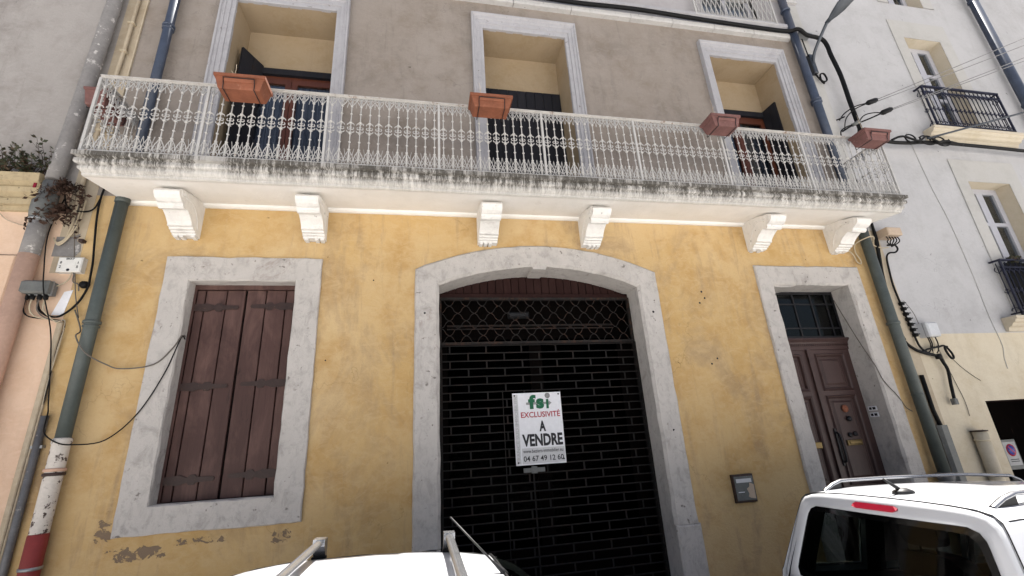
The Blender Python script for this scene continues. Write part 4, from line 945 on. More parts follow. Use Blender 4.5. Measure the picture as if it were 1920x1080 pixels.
# iron balconies
def iron_balcony(x0, x1, zb, zt, label, sx0, sx1):
    m = MB().prism([(.015, zb - .20), (-.02, zb - .20), (-.035, zb - .15), (-.08, zb - .135), (-.10, zb - .10), (-.135, zb - .085), (-.15, zb - .05), (-.17, zb - .045), (-.17, zb), (.015, zb)], 'x', sx0, sx1)
    put('balcony_slab', m, 'right_reveal', rh)
    g = group_part('iron_railing', ((x0 + x1) / 2, -.12, zb), rh, label); ya = -.12
    put('rail_frame', MB().box(x0, x1, ya - .02, ya + .02, zt - .025, zt).box(x0, x1, ya - .013, ya + .013, zb + .05, zb + .07).box(x0, x1, ya - .01, ya + .01, zt - .14, zt - .125).box(x0, x0 + .025, ya - .013, ya + .013, zb, zt - .025).box(x1 - .025, x1, ya - .013, ya + .013, zb, zt - .025)
        .box(x0, x0 + .03, ya + .02, .01, zt - .025, zt).box(x1 - .03, x1, ya + .02, .01, zt - .025, zt).box(x0, x0 + .02, ya + .013, .01, zb + .05, zb + .07).box(x1 - .02, x1, ya + .013, .01, zb + .05, zb + .07), 'navy_iron', g)
    def bl(x, y, rz=0):
        o = link('iron_bar', BB, 'navy_iron', g, (x, y, zb + .07)); o.rotation_euler = (0, 0, rz)
    n = int((x1 - x0) / .095)
    for i in range(1, n): bl(x0 + (x1 - x0) * i / n, -.12)
    for x in (x0 + .012, x1 - .012):
        bl(x, -.06, R(90))
H_ = .80
m = MB().tube([(0, 0, 0), (0, 0, H_ - .02)], .0075, 5)
for z, r in ((.1, .016), (.3, .02), (.36, .02), (.62, .015)): m.lathe([(.006, -.012), (r, 0), (.006, .012)], (0, 0, z), 6)
for s in (-1, 1):
    m.ribbon([(s * x, z) for x, z in spiral(.02, .33, .02, .012, 90, 400, 7)], .008, .01); m.ribbon([(s * x, z) for x, z in arc(.0, .03, .045, 0, 80, 4)], .008, .01); m.ribbon([(s * x, z) for x, z in arc(0, .68, .045, -80, 60, 5)], .008, .01)
BB = mesh_of(m, 'iron_bar', Vector((0, 0, 0)))
iron_balcony(8.585, 10.33, 6.66, 7.55, 'dark navy iron balcony railing of the upper window', 8.42, 10.42)
iron_balcony(8.60, 10.3, 3.33, 4.23, 'black iron balcony railing of the lower window with dark screen', 8.38, 10.42)
put('balcony_screen', MB().box(8.72, 10.2, -.095, -.09, 3.42, 4.18), 'seat_cloth', rh)
# potted plant behind the lower balcony
weed(8.9, -.05, 4.16, 10, .16, 1.2, 'green plant tops peeping over the black balcony screen', 'weed_leaf')
# dark garage opening with no-parking panel
gd2 = group_part('garage_opening', (8.5, .3, 0), rh)
put('door_leaf', MB().box(7.45, 9.65, .75, .8, 0, 2.3), 'door_dark', gd2)
put('jamb_lining', MB().box(7.46, 7.499, .025, .75, 0, 2.18).box(9.601, 9.64, .025, .75, 0, 2.18).box(7.46, 9.64, .025, .75, 2.18, 2.22), 'fascia_board', gd2)
ns = thing('no_parking_panel', (7.93, .22, 1.29), 'white no-parking panel with blue and red disc inside the dark garage opening', 'sign')
put('panel', MB().box(7.78, 8.04, .22, .228, 1.28, 1.66), 'grey_box', ns); put('sheet', MB().box(7.80, 8.02, .216, .22, 1.33, 1.63), 'print_lightgrey', ns)
put('red_ring', MB().lathe([(.001, .2135), (.08, .2135), (.08, .2155)], (7.91, 0, 1.525), 22, 'y'), 'print_red', ns)
put('blue_disc', MB().lathe([(.001, .2115), (.062, .2115), (.062, .213)], (7.91, 0, 1.525), 22, 'y'), 'print_blue', ns)
put('red_bar', MB().prism([(7.865, 1.565), (7.875, 1.575), (7.957, 1.487), (7.947, 1.477)][::-1], 'y', .2095, .211), 'print_red', ns)
for z in (1.40, 1.375): put('text_line', MB().box(7.84, 7.99, .2145, .2155, z, z + .01), 'print_black', ns)
rdp = thing('drainpipe', (11.03, -.1, 4), 'blue-grey drainpipe at the upper right of the white house', 'pipe')
put('pipe', vpipe(MB(), 11.03, -.1, .1, 12, .075), 'pipe_blue', rdp)
for z in (7.4, 10): m = MB(); ring(m, 11.03, -.1, z, .09, .05); put('collar', m, 'pipe_blue', rdp)

# ------------------------------------------------------------------ pipes, boxes and cables on the right corner
r1 = thing('drainpipe', (6.27, -.1, 4.87), 'blue-grey drainpipe running up beside the right French window', 'pipe')
put('pipe', vpipe(MB(), 6.27, -.1, 4.86, HTOP, .062), 'pipe_blue', r1)
for z in (8.95, 7.0, 6.95): m = MB(); ring(m, 6.27, -.1, z, .078, .035); put('collar', m, 'pipe_blue', r1)
r2 = thing('drainpipe', (6.28, -.1, .12), 'dark green drainpipe right of the front door', 'pipe')
put('pipe', MB().tube([(6.29, -.1, 4.69), (6.275, -.1, 3.3), (6.265, -.1, 1.33)], .066, 14), 'pipe_green', r2)
m = MB(); ring(m, 6.273, -.1, 3.25, .078, .05); ring(m, 6.268, -.1, 2.3, .07, .02); put('collar', m, 'pipe_green', r2)
put('iron_shoe', MB().lathe([(.08, .12), (.08, 1.28), (.088, 1.29), (.088, 1.36), (.07, 1.37)], (6.265, -.1, 0), 16), 'pipe_grey', r2)
cc = thing('cable_cover', (6.54, -.06, .1), 'grey metal cable cover standing at the foot of the wall by the right drainpipe', 'cover')
put('cover', MB().prism([(6.455, 0), (6.455, -.05), (6.49, -.085), (6.585, -.085), (6.61, -.05), (6.61, 0)], 'z', .1, 1.91), 'grey_box', cc)
put('edge_strip', MB().box(6.611, 6.625, -.05, 0, .1, 1.3), 'zinc', cc)
put('black_riser', MB().tube([(6.50, -.05, 2.55), (6.49, -.05, 2.1), (6.53, -.05, 1.85)], .026, 8), 'rubber', cc)
bb_ = thing('junction_box', (6.74, -.1, 4.53), 'beige box with a row of cables under the right end of the balcony', 'box')
put('case', MB().bevbox(6.62, 6.87, -.2, 0, 4.55, 4.67, .012), 'beige_box', bb_)
for i in range(5):
    x = 6.65 + i * .05
    cable([(x, -.12, 4.56), (x + .01, -.13, 4.50), (x - .01, -.12, 4.46), (6.74, -.08, 4.43 - i * .006)], .008, 'black_cable', ('first', 'second', 'third', 'fourth', 'fifth')[i] + ' black cable from the left looping out under the beige box')
cable([(6.70, -.06, 4.44), (6.82, -.07, 4.44), (6.85, -.07, 4.38), (6.80, -.06, 4.33), (6.70, -.05, 4.32), (6.637, -.04, 4.25), (6.60, -.04, 4.05), (6.575, -.04, 3.8), (6.60, -.04, 3.45), (6.63, -.04, 3.12), (6.66, -.04, 2.93), (6.77, -.04, 2.83)], .013, 'black_cable', 'black cable dropping from the beige box down the corner to the splice')
cable(c3([(6.58, 4.85), (6.56, 4.6), (6.52, 4.4), (6.442, 3.941), (6.40, 3.55), (6.395, 3.2), (6.43, 3.01), (6.555, 2.897), (6.70, 2.84), (6.897, 2.793), (6.95, 2.70), (6.976, 2.60), (6.935, 2.4), (6.90, 2.2)], -.045), .02, 'black_cable', 'thick black cable curving down the corner beside the right drainpipe')
cable(c3([(6.605, 4.85), (6.60, 4.55), (6.55, 4.3), (6.48, 3.95), (6.44, 3.55), (6.44, 3.2), (6.47, 3.03)], -.03), .011, 'black_cable', 'thinner black cable running alongside the thick corner cable')
cs = thing('cable_splice', (6.59, -.04, 3.1), 'bumpy black splice block on the corner cable', 'splice')
for i in range(7):
    z = 3.52 - i * .075
    put('clip', MB().bevbox(6.575 + i * .008, 6.62 + i * .008, -.075, -.02, z, z + .045, .008).tube([(6.62 + i * .008, -.05, z + .03), (6.66 + i * .008, -.06, z + .035)], .008, 6), 'rubber', cs)
put('cable_tie', MB().lathe([(.03, -.035), (.038, -.02), (.038, .02), (.03, .035)], (6.90, -.045, 2.79), 10), 'rubber', None, None, 'black taped joint where the corner cables meet below the white box', 'joint')
put('cable_end_cap', MB().bevbox(6.865, 6.925, -.075, -.02, 2.15, 2.23, .008), 'grey_box', None, None, 'small grey end cap at the bottom of the hanging black cable', 'cap')
wb2 = thing('meter_box', (6.9, -.06, 3.05), 'white plastic box on the cream wall with leads hanging below', 'box')
put('case', MB().bevbox(6.80, 7.0, -.12, .02, 3.06, 3.255, .018), 'grey_plastic', wb2); put('lid_line', MB().box(6.797, 7.003, -.065, -.058, 3.057, 3.258), 'zinc', wb2)
for i, (xa, xb, mt) in enumerate(((6.83, 6.75, 'black_cable'), (6.86, 6.84, 'black_cable'), (6.90, 6.80, 'beige_cable'), (6.96, 6.91, 'black_cable'))):
    cable([(xa, -.05, 3.07), (xa + .01, -.05, 2.97), (xa - .01, -.04, 2.88), (xb, -.04, 2.84)], .008, mt, ('first', 'second', 'third', 'fourth')[i] + ' lead from the left hanging below the white plastic box')
cable([(6.66, -.04, 2.86), (6.80, -.045, 2.90), (6.976, -.045, 2.925), (7.07, -.05, 2.93), (7.14, -.05, 2.84), (7.15, -.05, 2.77), (7.11, -.05, 2.76), (7.07, -.05, 2.83), (7.06, -.05, 2.91), (7.10, -.055, 2.92)], .014, 'black_cable', 'black cable coiled in a loop on the cream wall')
cable(c3([(6.70, 3.6), (6.76, 3.5), (6.80, 3.4), (6.82, 3.26)], -.01), .004, 'grey_cable', 'thin grey wire reaching the top of the white plastic box')
cable(c3([(7.15, 2.83), (7.3, 2.65), (7.45, 2.52), (7.55, 2.45)], .01), .004, 'grey_cable', 'thin wire slanting down right from the coiled cable')
cable(c3([(7.02, 2.95), (7.05, 2.75), (7.10, 2.45), (7.14, 2.2), (7.13, 2.0)], .008), .004, 'grey_cable', 'thin wire hanging on the cream wall above the capped stub pipe')
cable(c3([(8.05, 6.6), (8.1, 5.6), (8.18, 4.9), (8.2, 4.0), (8.18, 3.4), (8.2, 2.95), (8.14, 2.75), (8.12, 2.6)], .014), .004, 'right_frame', 'faint long wire wandering down the white wall')
stb = thing('stub_pipe', (7.09, -.06, .1), 'short capped cream pipe stub with chipped paint beside the dark garage opening', 'pipe')
put('pipe', vpipe(MB(), 7.09, -.06, .1, 1.80, .075), 'pipe_chipped' if False else 'right_lower', stb); m = MB(); ring(m, 7.09, -.06, 1.70, .085, .03); put('collar', m, 'right_lower', stb)
put('cap', MB().lathe([(.06, 1.80), (.088, 1.80), (.088, 1.815), (.03, 1.82)], (7.09, -.06, 0), 14), 'strap_brown', stb)
cable([(5.838, .27, 3.70), (5.835, .2, 3.45), (5.83, .08, 3.05), (5.84, -.03, 2.70), (5.88, -.045, 2.5), (6.02, -.045, 2.3), (6.12, -.02, 2.16), (6.2, -.02, 2.1)], .0055, 'grey_cable', 'thin grey cable slanting across the front door reveal to the drainpipe')
cable([(6.02, -.03, 4.35), (6.08, -.03, 4.28), (6.10, -.03, 4.18), (6.16, -.03, 4.15), (6.17, -.03, 4.22), (6.13, -.03, 4.32), (6.15, -.05, 4.45), (6.25, -.185, 4.50), (6.35, -.18, 4.50), (6.45, -.06, 4.44), (6.60, -.05, 4.40), (6.72, -.05, 4.41)], .008, 'beige_cable', 'pale cable looped over the top of the right green drainpipe')

# ------------------------------------------------------------------ cable along the string course, lamp, overhead lines
cable([(HX0, -.12, 8.47), (-1, -.12, 8.485), (.6, -.12, 8.50), (1.3, -.12, 8.495), (2.3, -.12, 8.46), (3.3, -.12, 8.49), (4.3, -.12, 8.46), (5.3, -.12, 8.44), (6.1, -.13, 8.43), (6.28, -.2, 8.42), (6.5, -.14, 8.39), (6.70, -.13, 8.375), (6.82, -.13, 8.33), (6.865, -.13, 8.2), (6.87, -.13, 8.0), (6.915, -.13, 7.55), (6.90, -.13, 6.95), (6.905, -.13, 6.45), (6.95, -.13, 6.3)], .033, 'black_cable', 'heavy black cable along the string course bending down at the corner', n=8)
put('cable_cleat', MB().box(6.36, 6.62, -.14, 0, 8.415, 8.45), 'zinc', None, None, 'metal cleat holding the heavy cable at the house corner', 'cleat')
sl = thing('street_lamp', (6.50, -.05, 7.7), 'dark grey street lamp on a slanting arm fixed to the house corner', 'street lamp')
put('wall_bracket', MB().bevbox(6.47, 6.55, -.09, 0, 7.62, 8.02, .01), 'lamp_grey', sl)
put('arm', MB().tube(spline([(6.505, -.05, 7.72), (6.505, -.10, 7.88), (6.51, -.18, 8.01), (6.54, -.32, 8.17), (6.585, -.47, 8.34)]), .024, 8), 'lamp_grey', sl)
# head: flat leaf-shaped body
hd = MB(); st = [(0, .035, .03), (.08, .045, .035), (.16, .085, .05), (.28, .125, .06), (.42, .135, .06), (.55, .115, .05), (.64, .06, .035), (.67, .015, .015)]
n_ = 14; base = Vector((6.575, -.44, 8.31)); dr = Vector((.20, -.52, .24)).normalized(); sdv = Vector((.92, .36, 0)).normalized(); upv = sdv.cross(dr).normalized()
if upv.z < 0: upv = -upv
for (s_, wd, th) in st:
    for k in range(n_):
        a = 2 * math.pi * k / n_; hd.v.append(tuple(base + dr * s_ + sdv * math.cos(a) * wd + upv * math.sin(a) * th * (.5 if math.sin(a) < 0 else 1)))
for i in range(len(st) - 1):
    for k in range(n_): hd.f.append((i * n_ + k, i * n_ + (k + 1) % n_, (i + 1) * n_ + (k + 1) % n_, (i + 1) * n_ + k)); hd.sm.append(True)
hd.f += [tuple(range(n_)), tuple(range((len(st) - 1) * n_, len(st) * n_))]; hd.sm += [False, False]
put('lamp_head', hd, 'lamp_grey', sl)
cable([(6.50, -.05, 7.66), (6.54, -.06, 7.52), (6.60, -.07, 7.45), (6.68, -.07, 7.50), (6.66, -.07, 7.62), (6.58, -.07, 7.60), (6.57, -.06, 7.48), (6.62, -.06, 7.42)], .014, 'black_cable', 'tangled black cable coil under the street lamp bracket')
cable([(6.47, -.06, 8.38), (6.46, -.07, 8.2), (6.47, -.07, 8.0), (6.5, -.09, 7.9)], .01, 'black_cable', 'thin black lead from the string course cable to the lamp bracket')
# anchor and overhead lines towards the street on the right
an = thing('line_anchor', (6.72, -.1, 6.45), 'rusty wall anchor with insulators on the house corner above the balcony end', 'anchor')
put('arm', MB().tube([(6.66, 0, 6.72), (6.70, -.12, 6.70)], .012, 6).tube([(6.70, 0, 6.50), (6.78, -.15, 6.53)], .014, 6), 'dark_iron', an)
put('insulator', MB().tube([(6.76, -.14, 6.52), (6.86, -.2, 6.56)], .03, 8), 'grey_box', an)
E_ = [(Vector((6.74, -.28, 6.72)), Vector((14.0, -6.2, 11.75))), (Vector((6.76, -.27, 6.69)), Vector((14.2, -6.2, 11.45))), (Vector((6.86, -.29, 6.585)), Vector((14.0, -6.0, 10.5))), (Vector((6.88, -.28, 6.565)), Vector((14.0, -6.1, 10.25)))]
# the spans leave the anchor towards the street and the right
def span(p, q, r, mat_, label, sag=.12, n=16):
    pts = [p.lerp(q, i / n) - Vector((0, 0, sag * 4 * (i / n) * (1 - i / n))) for i in range(n + 1)]
    return put('overhead_wire', MB().tube(pts, r, 6), mat_, None, None, label, 'wire', 'overhead wires')
LW = [((7.20, -.3, 6.93), (10.6, -1.6, 8.05), 'topmost of the overhead wires at the right'), ((7.21, -.3, 6.90), (10.6, -1.6, 7.88), 'second overhead wire from the top at the right'),
      ((7.42, -.3, 6.765), (10.6, -1.6, 7.68), 'third overhead wire from the top, brightest of its pair'), ((7.43, -.3, 6.75), (10.6, -1.6, 7.60), 'fourth overhead wire, close below the third')]
for p, q, lab in LW:
    p, q = Vector(p), Vector(q); span(p, p + (q - p) * 1.6, .006, 'bare_wire', lab, .02)
for nm, p, q, lab in (('tension_clamp', (6.99, -.3, 6.84), (7.22, -.3, 6.935), 'upper black tension clamp on the overhead wires'), ('tension_clamp', (7.20, -.3, 6.665), (7.45, -.3, 6.775), 'lower black tension clamp on the overhead wires')):
    p, q = Vector(p), Vector(q); put(nm, MB().tube([p, p.lerp(q, .12), p.lerp(q, .88), q], [.015, .042, .04, .02], 6), 'rubber', None, None, lab, 'clamp', 'tension clamps')
cable([(6.66, -.05, 6.68), (6.74, -.1, 6.78), (6.84, -.22, 6.83), (7.0, -.3, 6.845)], .009, 'black_cable', 'upper thin lead from the wall anchor to the tension clamp')
cable([(6.70, -.05, 6.50), (6.74, -.1, 6.68), (6.84, -.2, 6.79), (7.0, -.3, 6.84)], .009, 'black_cable', 'arched lead from the house corner to the upper tension clamp')
cable([(6.80, -.16, 6.53), (6.95, -.22, 6.57), (7.1, -.28, 6.62), (7.2, -.3, 6.665)], .012, 'black_cable', 'lead from the insulator to the lower tension clamp')
cable([(6.85, -.1, 6.35), (6.88, -.15, 6.55), (6.98, -.2, 6.68), (7.1, -.27, 6.69), (7.2, -.3, 6.67)], .009, 'black_cable', 'curved lead joining the heavy cable and the lower clamp')
cable([(6.58, -.05, 6.30), (6.60, -.06, 6.45), (6.70, -.1, 6.52), (6.80, -.15, 6.53)], .010, 'black_cable', 'short black lead hanging left of the insulator')
cable([(6.90, -.13, 6.40), (7.1, -.15, 6.28), (7.416, -.14, 6.25), (7.755, -.14, 6.26), (8.215, -.14, 6.31), (8.88, -.14, 6.315), (10.3, -.14, 6.29), (12.5, -.14, 6.2)], .03, 'black_cable', 'thick black cable bundle running right across the white wall')
cable([(7.42, -.15, 6.28), (7.6, -.2, 6.33), (7.9, -.2, 6.27), (8.1, -.2, 6.37), (8.3, -.2, 6.28), (8.5, -.18, 6.33), (8.9, -.15, 6.30)], .018, 'black_cable', 'wavy black cable twisted round the bundle at the right')
for i, x in enumerate((7.75, 8.05, 8.35)):
    pts = [(x + .13 * math.cos(a * .7) + a * .012, -.18, 6.31 + .085 * math.sin(a * .7)) for a in range(11)]
    cable(pts, .011, 'black_cable', ('left', 'middle', 'right')[i] + ' of three black cable coils tied to the bundle', k=3)
p, q = Vector((8.10, -.2, 6.33)), Vector((10.6, -1.0, 6.82)); span(p, p + (q - p) * 1.6, .016, 'lamp_grey', 'lowest and thickest overhead wire rising from the cable bundle', .02)

# ------------------------------------------------------------------ cars
def smoothstep(a, b, x): t_ = max(0, min(1, (x - a) / (b - a))); return t_ * t_ * (3 - 2 * t_)
def interp(tab, x):
    if x <= tab[0][0]: return tab[0][1]
    for (a, va), (b, vb) in zip(tab, tab[1:]):
        if x <= b:
            t_ = (x - a) / (b - a); t_ = t_ * t_ * (3 - 2 * t_) * .5 + t_ * .5; return va + (vb - va) * t_
    return tab[-1][1]
def make_car(name, loc, label, P):
    car = thing(name, (0, 0, 0), label, 'car')
    L, wb_, H = P['L'], P['w'], P['H']; belt = P['belt']
    def section(x, inset=0.0):
        zb = interp(P['ztab'], x); zr = interp(P['rtab'], x); wf = interp(P['wtab'], x); wr = interp(P['wrtab'], x) * wf
        W0 = wb_ / 2 * wf; e = max(0.0, zr - zb)
        k = min(1.0, e / (H - belt))          # how much greenhouse there is
        wt = wr * k + W0 * .93 * (1 - k)
        pts = [(W0 * .90, .24), (W0 * .975, .30), (W0 * .995, .50), (W0, .70), (W0 * .985, zb - .09), (W0 * .965, zb - .02), (W0 * .95, zb)]
        z1 = zb + e * .80
        for f in (.25, .5, .75, 1.0): pts.append((W0 * .95 + (wt - W0 * .95) * f * (.9 + .1 * f), zb + (z1 - zb) * f))
        crown = e * .20
        for f, g_ in ((.972, .42), (.915, .70), (.80, .86), (.62, .94), (.40, .98), (.2, .995), (0, 1)): pts.append((wt * f, z1 + crown * g_ + (.012 * (1 - f * f) if k < .3 else 0)))
        if inset: pts = [(max(0, y - inset), z - inset * .8 if z > .5 else z + inset) for y, z in pts]
        return pts
    def xrear(x, z):   # lean of the tail
        return x + P['lean'](z) * smoothstep(.9, 0.06, x)
    xs = P['xs']; nj = len(section(xs[0]))
    def shell(inset):
        rows = []
        for x in xs:
            s_ = section(x, inset); rows.append([(xrear(x, z), y, z) for y, z in s_] + [(xrear(x, z), -y, z) for y, z in s_[-2::-1]])
        return rows
    rows = shell(0); inn = shell(.045); n = len(rows[0])
    body, lining = MB(), MB(); glassq = {}
    def gl(i, j):
        jj = j if j < nj - 1 else 2 * nj - 3 - j       # face index mirrored
        side = 'l' if j < nj - 1 else 'r'
        for nm, (ia, ib, ja, jb) in P['glass'].items():
            if ia <= i < ib and ja <= jj < jb: return nm + (side if nm != 'windscreen' else '')
        return None
    used = set()
    for i in range(len(xs) - 1):
        for j in range(n - 1):
            q = [rows[i][j], rows[i + 1][j], rows[i + 1][j + 1], rows[i][j + 1]]; nm = gl(i, j)
            if nm: glassq.setdefault(nm, MB()).add(q, [(0, 1, 2, 3)], True)
            else:
                body.add(q, [(0, 1, 2, 3)], True); lining.add([inn[i][j], inn[i + 1][j], inn[i + 1][j + 1], inn[i][j + 1]], [(0, 1, 2, 3)], True)
    body.add(rows[-1], [tuple(range(n))]); 
    return car, body, lining, glassq, rows, section, xrear
def finish_car(car, loc, body, lining, glassq, rotz=0):
    put('body', body, 'car_white', car, (0, 0, 0)); put('interior_lining', lining, 'seat_cloth', car, (0, 0, 0))
    for nm, m in glassq.items():
        o = put('windscreen' if nm == 'windscreen' else 'side_window', m, 'car_glass', car, (0, 0, 0))
    car.location = loc; car.rotation_euler = (0, 0, rotz)
def wheels(car, xs_, w, r=.31):
    for x in xs_:
        for s in (-1, 1):
            y = s * (w / 2 - .10)
            tw = put('wheel', MB().lathe([(r * .66, -.09), (r * .96, -.10), (r, -.07), (r, .07), (r * .96, .10), (r * .66, .09)], (x, y, r), 24, 'y'), 'tyre', car, (x, y, r))
            rm = MB().lathe([(r * .1, s * .07), (r * .62, s * .06), (r * .66, s * .09)], (x, y, r), 20, 'y'); WORLD[tw] = Vector((x, y, r)); put('rim', rm, 'chrome', tw, (x, y, r))
            put('wheel_arch', MB().lathe([(r * 1.18, s * -.02), (r * 1.18, s * .102), (r * 1.05, s * .104)], (x, y, r + .02), 24, 'y'), 'rubber', car)

def roof_rail(car, yside, x0, x1, zf, name='roof_rail', h=.055):
    # raised rail following the roof, ends curving down to feet
    pts = []; N = 24
    for i in range(N + 1):
        u_ = i / N; x = x0 + (x1 - x0) * u_; up = min(1, u_ / .10, (1 - u_) / .10); up = math.sin(up * math.pi / 2)
        pts.append((x, yside(x), zf(x) - .012 + (h + .012) * up))
    m = MB(); n = 8; vs = []
    for (x, y, z) in pts:
        for k in range(n):
            a = 2 * math.pi * k / n; vs.append((x, y + math.cos(a) * .019, z + math.sin(a) * .012))
    m.add(vs, [(i * n + k, i * n + (k + 1) % n, (i + 1) * n + (k + 1) % n, (i + 1) * n + k) for i in range(N) for k in range(n)], True)
    r_ = put(name, m, 'chrome', car)
    for xa, xb in ((x0 + .01, x0 + .16), (x1 - .16, x1 - .01)):
        f = MB(); M = 6; ps = []
        for i in range(M + 1):
            x = xa + (xb - xa) * i / M; u_ = (x - x0) / (x1 - x0); up = math.sin(min(1, u_ / .10, (1 - u_) / .10) * math.pi / 2); ps.append((x, zf(x) - .012, zf(x) - .02 + (h + .012) * up))
        for i in range(M):
            a, b = ps[i], ps[i + 1]; ya, yb = yside(a[0]), yside(b[0])
            f.add([(a[0], ya - .013, a[1]), (b[0], yb - .013, b[1]), (b[0], yb - .013, b[2]), (a[0], ya - .013, a[2]), (a[0], ya + .013, a[1]), (b[0], yb + .013, b[1]), (b[0], yb + .013, b[2]), (a[0], ya + .013, a[2])], [(0, 1, 2, 3), (4, 5, 6, 7)])
        put('rail_foot', f, 'plastic_black', r_)
    return r_

# --- white people carrier on the right, seen from behind
XS = [.05, .08, .12, .17, .23, .30, .38, .48, .62, .80, .98, 1.0, 1.06, 1.3, 1.55, 1.80, 1.86, 2.1, 2.35, 2.55, 2.75, 2.85, 3.0, 3.15, 3.3, 3.5, 3.75, 4.0, 4.2, 4.32, 4.38]
HV, BV = 1.552, 1.0
def leanV(z): return .0 if z < .55 else (.03 * (z - .55) if z < 1.0 else .0135 + (z - 1.0) * .34)
PV = dict(L=4.38, w=1.78, H=HV, belt=BV, xs=XS, lean=leanV,
    ztab=[(0, 1.02), (1, .99), (2.8, .95), (3.1, .93), (3.8, .86), (4.2, .74), (4.38, .58)],
    rtab=[(0, 1.515), (.2, 1.533), (.5, 1.546), (1.0, 1.552), (1.7, 1.55), (2.2, 1.53), (2.5, 1.47), (2.85, 1.30), (3.15, .99), (3.3, .935), (3.8, .868), (4.2, .75), (4.38, .6)],
    wtab=[(0, .955), (.3, .98), (.9, 1), (3.2, 1), (4.0, .95), (4.38, .80)], wrtab=[(0, .69), (.5, .72), (1.5, .735), (2.6, .70), (3.2, .64)],
    glass={'quarter': (5, 9, 6, 10), 'rear_side': (10, 15, 6, 10), 'front_side': (16, 20, 6, 10), 'windscreen': (20, 23, 10, 17)})
van, body, lining, gq, rows, sect, xr = make_car('parked_car', None, 'white people carrier with grey roof rails parked before the front door, seen from behind', PV)
# tailgate: polar patch from body outline to the rear window
out = rows[0]; ctr = (0.0, 1.22); NP = 96
def ray_poly(poly, ang):
    d = (math.cos(ang), math.sin(ang)); best = None
    for (a, b) in zip(poly, poly[1:] + poly[:1]):
        ax, az = a[0] - ctr[0], a[1] - ctr[1]; bx, bz = b[0] - ctr[0], b[1] - ctr[1]; ex, ez = bx - ax, bz - az
        den = d[0] * ez - d[1] * ex
        if abs(den) < 1e-12: continue
        t_ = (ax * ez - az * ex) / den; s_ = (ax * d[1] - az * d[0]) / den
        if t_ > 0 and -1e-9 <= s_ <= 1 + 1e-9 and (best is None or t_ > best): best = t_
    return (ctr[0] + d[0] * best, ctr[1] + d[1] * best)
def rrect(wt, wb2, z0, z1, r, bow=.0):
    # rounded trapezoid
    c = [(-wb2, z0), (wb2, z0), (wt, z1), (-wt, z1)]; pts = []
    for i in range(4):
        p, a, b = Vector(c[i]), Vector(c[i - 1]), Vector(c[(i + 1) % 4]); u_ = (a - p).normalized(); v_ = (b - p).normalized()
        for k in range(7):
            t_ = k / 6; q0, q1 = p + u_ * r, p + v_ * r; pts.append(tuple((1 - t_) ** 2 * q0 + 2 * t_ * (1 - t_) * p + t_ * t_ * q1))
    return [(x, z + bow * (1 - (x / wb2) ** 2) * (1 if z > (z0 + z1) / 2 else -.6)) for x, z in pts]
outline = [(y, z) for _, y, z in out]
winO = rrect(.57, .70, .995, 1.418, .075, .022); winI = rrect(.54, .668, 1.03, 1.39, .06, .02)
winM = rrect(.58, .712, .985, 1.428, .08, .022)
angs = [2 * math.pi * k / NP for k in range(NP)]
Lo, Lw, Li, Lm = [ray_poly(p_, a) if False else None for p_ in ()] or None, None, None, None
Lo = [ray_poly(outline, a) for a in angs]; Lw = [ray_poly(winO, a) for a in angs]; Li = [ray_poly(winI, a) for a in angs]; Lm = [ray_poly(winM, a) for a in angs]
def xtail(y, z): return leanV(z) + .085 * (abs(y) / .85) ** 2.4
tg = MB(); loops = []
for f, tuck in ((0.004, .055), (.03, .025), (.08, .004), (.16, -.006), (.35, -.004), (.7, 0), (1.0, 0)):
    loops.append([(xtail(y_, z_) + tuck * (1 if z_ > .5 else .6), y_, z_) for y_, z_ in [(a[0] + (b[0] - a[0]) * f, a[1] + (b[1] - a[1]) * f) for a, b in zip(Lo, Lm)]])
loops.append([(xtail(y, z) + .014, y, z) for y, z in Lw])
for lp in loops: tg.v += lp
for i in range(len(loops) - 1):
    for k in range(NP): tg.f.append((i * NP + k, i * NP + (k + 1) % NP, (i + 1) * NP + (k + 1) % NP, (i + 1) * NP + k)); tg.sm.append(True)
tgo = put('tailgate', tg, 'car_white', van, (0, 0, 0))
seam = [(x + .004, y * 1.0035, z + .0025) for x, y, z in rows[0] if z > .62]
put('shut_line', MB().tube(seam, .0032, 5), 'rubber', van, (0, 0, 0))
fr = MB(); fr.v = [(xtail(y, z) + .010, y, z) for y, z in Lw] + [(xtail(y, z) + .008, y, z) for y, z in Li]
fr.f = [(k, (k + 1) % NP, NP + (k + 1) % NP, NP + k) for k in range(NP)]; fr.sm = [True] * NP
put('window_seal', fr, 'frit', tgo, (0, 0, 0))
gw = MB(); gl_loops = []
for f in (0, .25, .5, .75, .97): gl_loops.append([(xtail(y_, z_) + .0085, y_, z_) for y_, z_ in [(a[0] + (ctr[0] - a[0]) * f, a[1] + (ctr[1] - a[1]) * f) for a in Li]])
for lp in gl_loops: gw.v += lp
for i in range(len(gl_loops) - 1):
    for k in range(NP): gw.f.append((i * NP + k, i * NP + (k + 1) % NP, (i + 1) * NP + (k + 1) % NP, (i + 1) * NP + k)); gw.sm.append(True)
gw.f.append(tuple(range(4 * NP, 5 * NP))); gw.sm.append(True)
put('rear_window', gw, 'car_glass', tgo, (0, 0, 0))
bl_ = MB(); NB = 12
for s_ in range(NB + 1):
    y = -.155 + .31 * s_ / NB; zc = 1.472; taper = math.sin(math.pi * min(1, min(s_, NB - s_) / 1.0 + .25) / 2)
    for (dz, dx) in ((-.016, .006), (-.016, -.008), (.016, -.002), (.016, .012)): bl_.v.append((xtail(y, zc + dz) + dx - .006, y, zc + dz * taper))
for i in range(NB):
    for k in range(4): bl_.f.append((i * 4 + k, i * 4 + (k + 1) % 4, i * 4 + 4 + (k + 1) % 4, i * 4 + 4 + k)); bl_.sm.append(False)
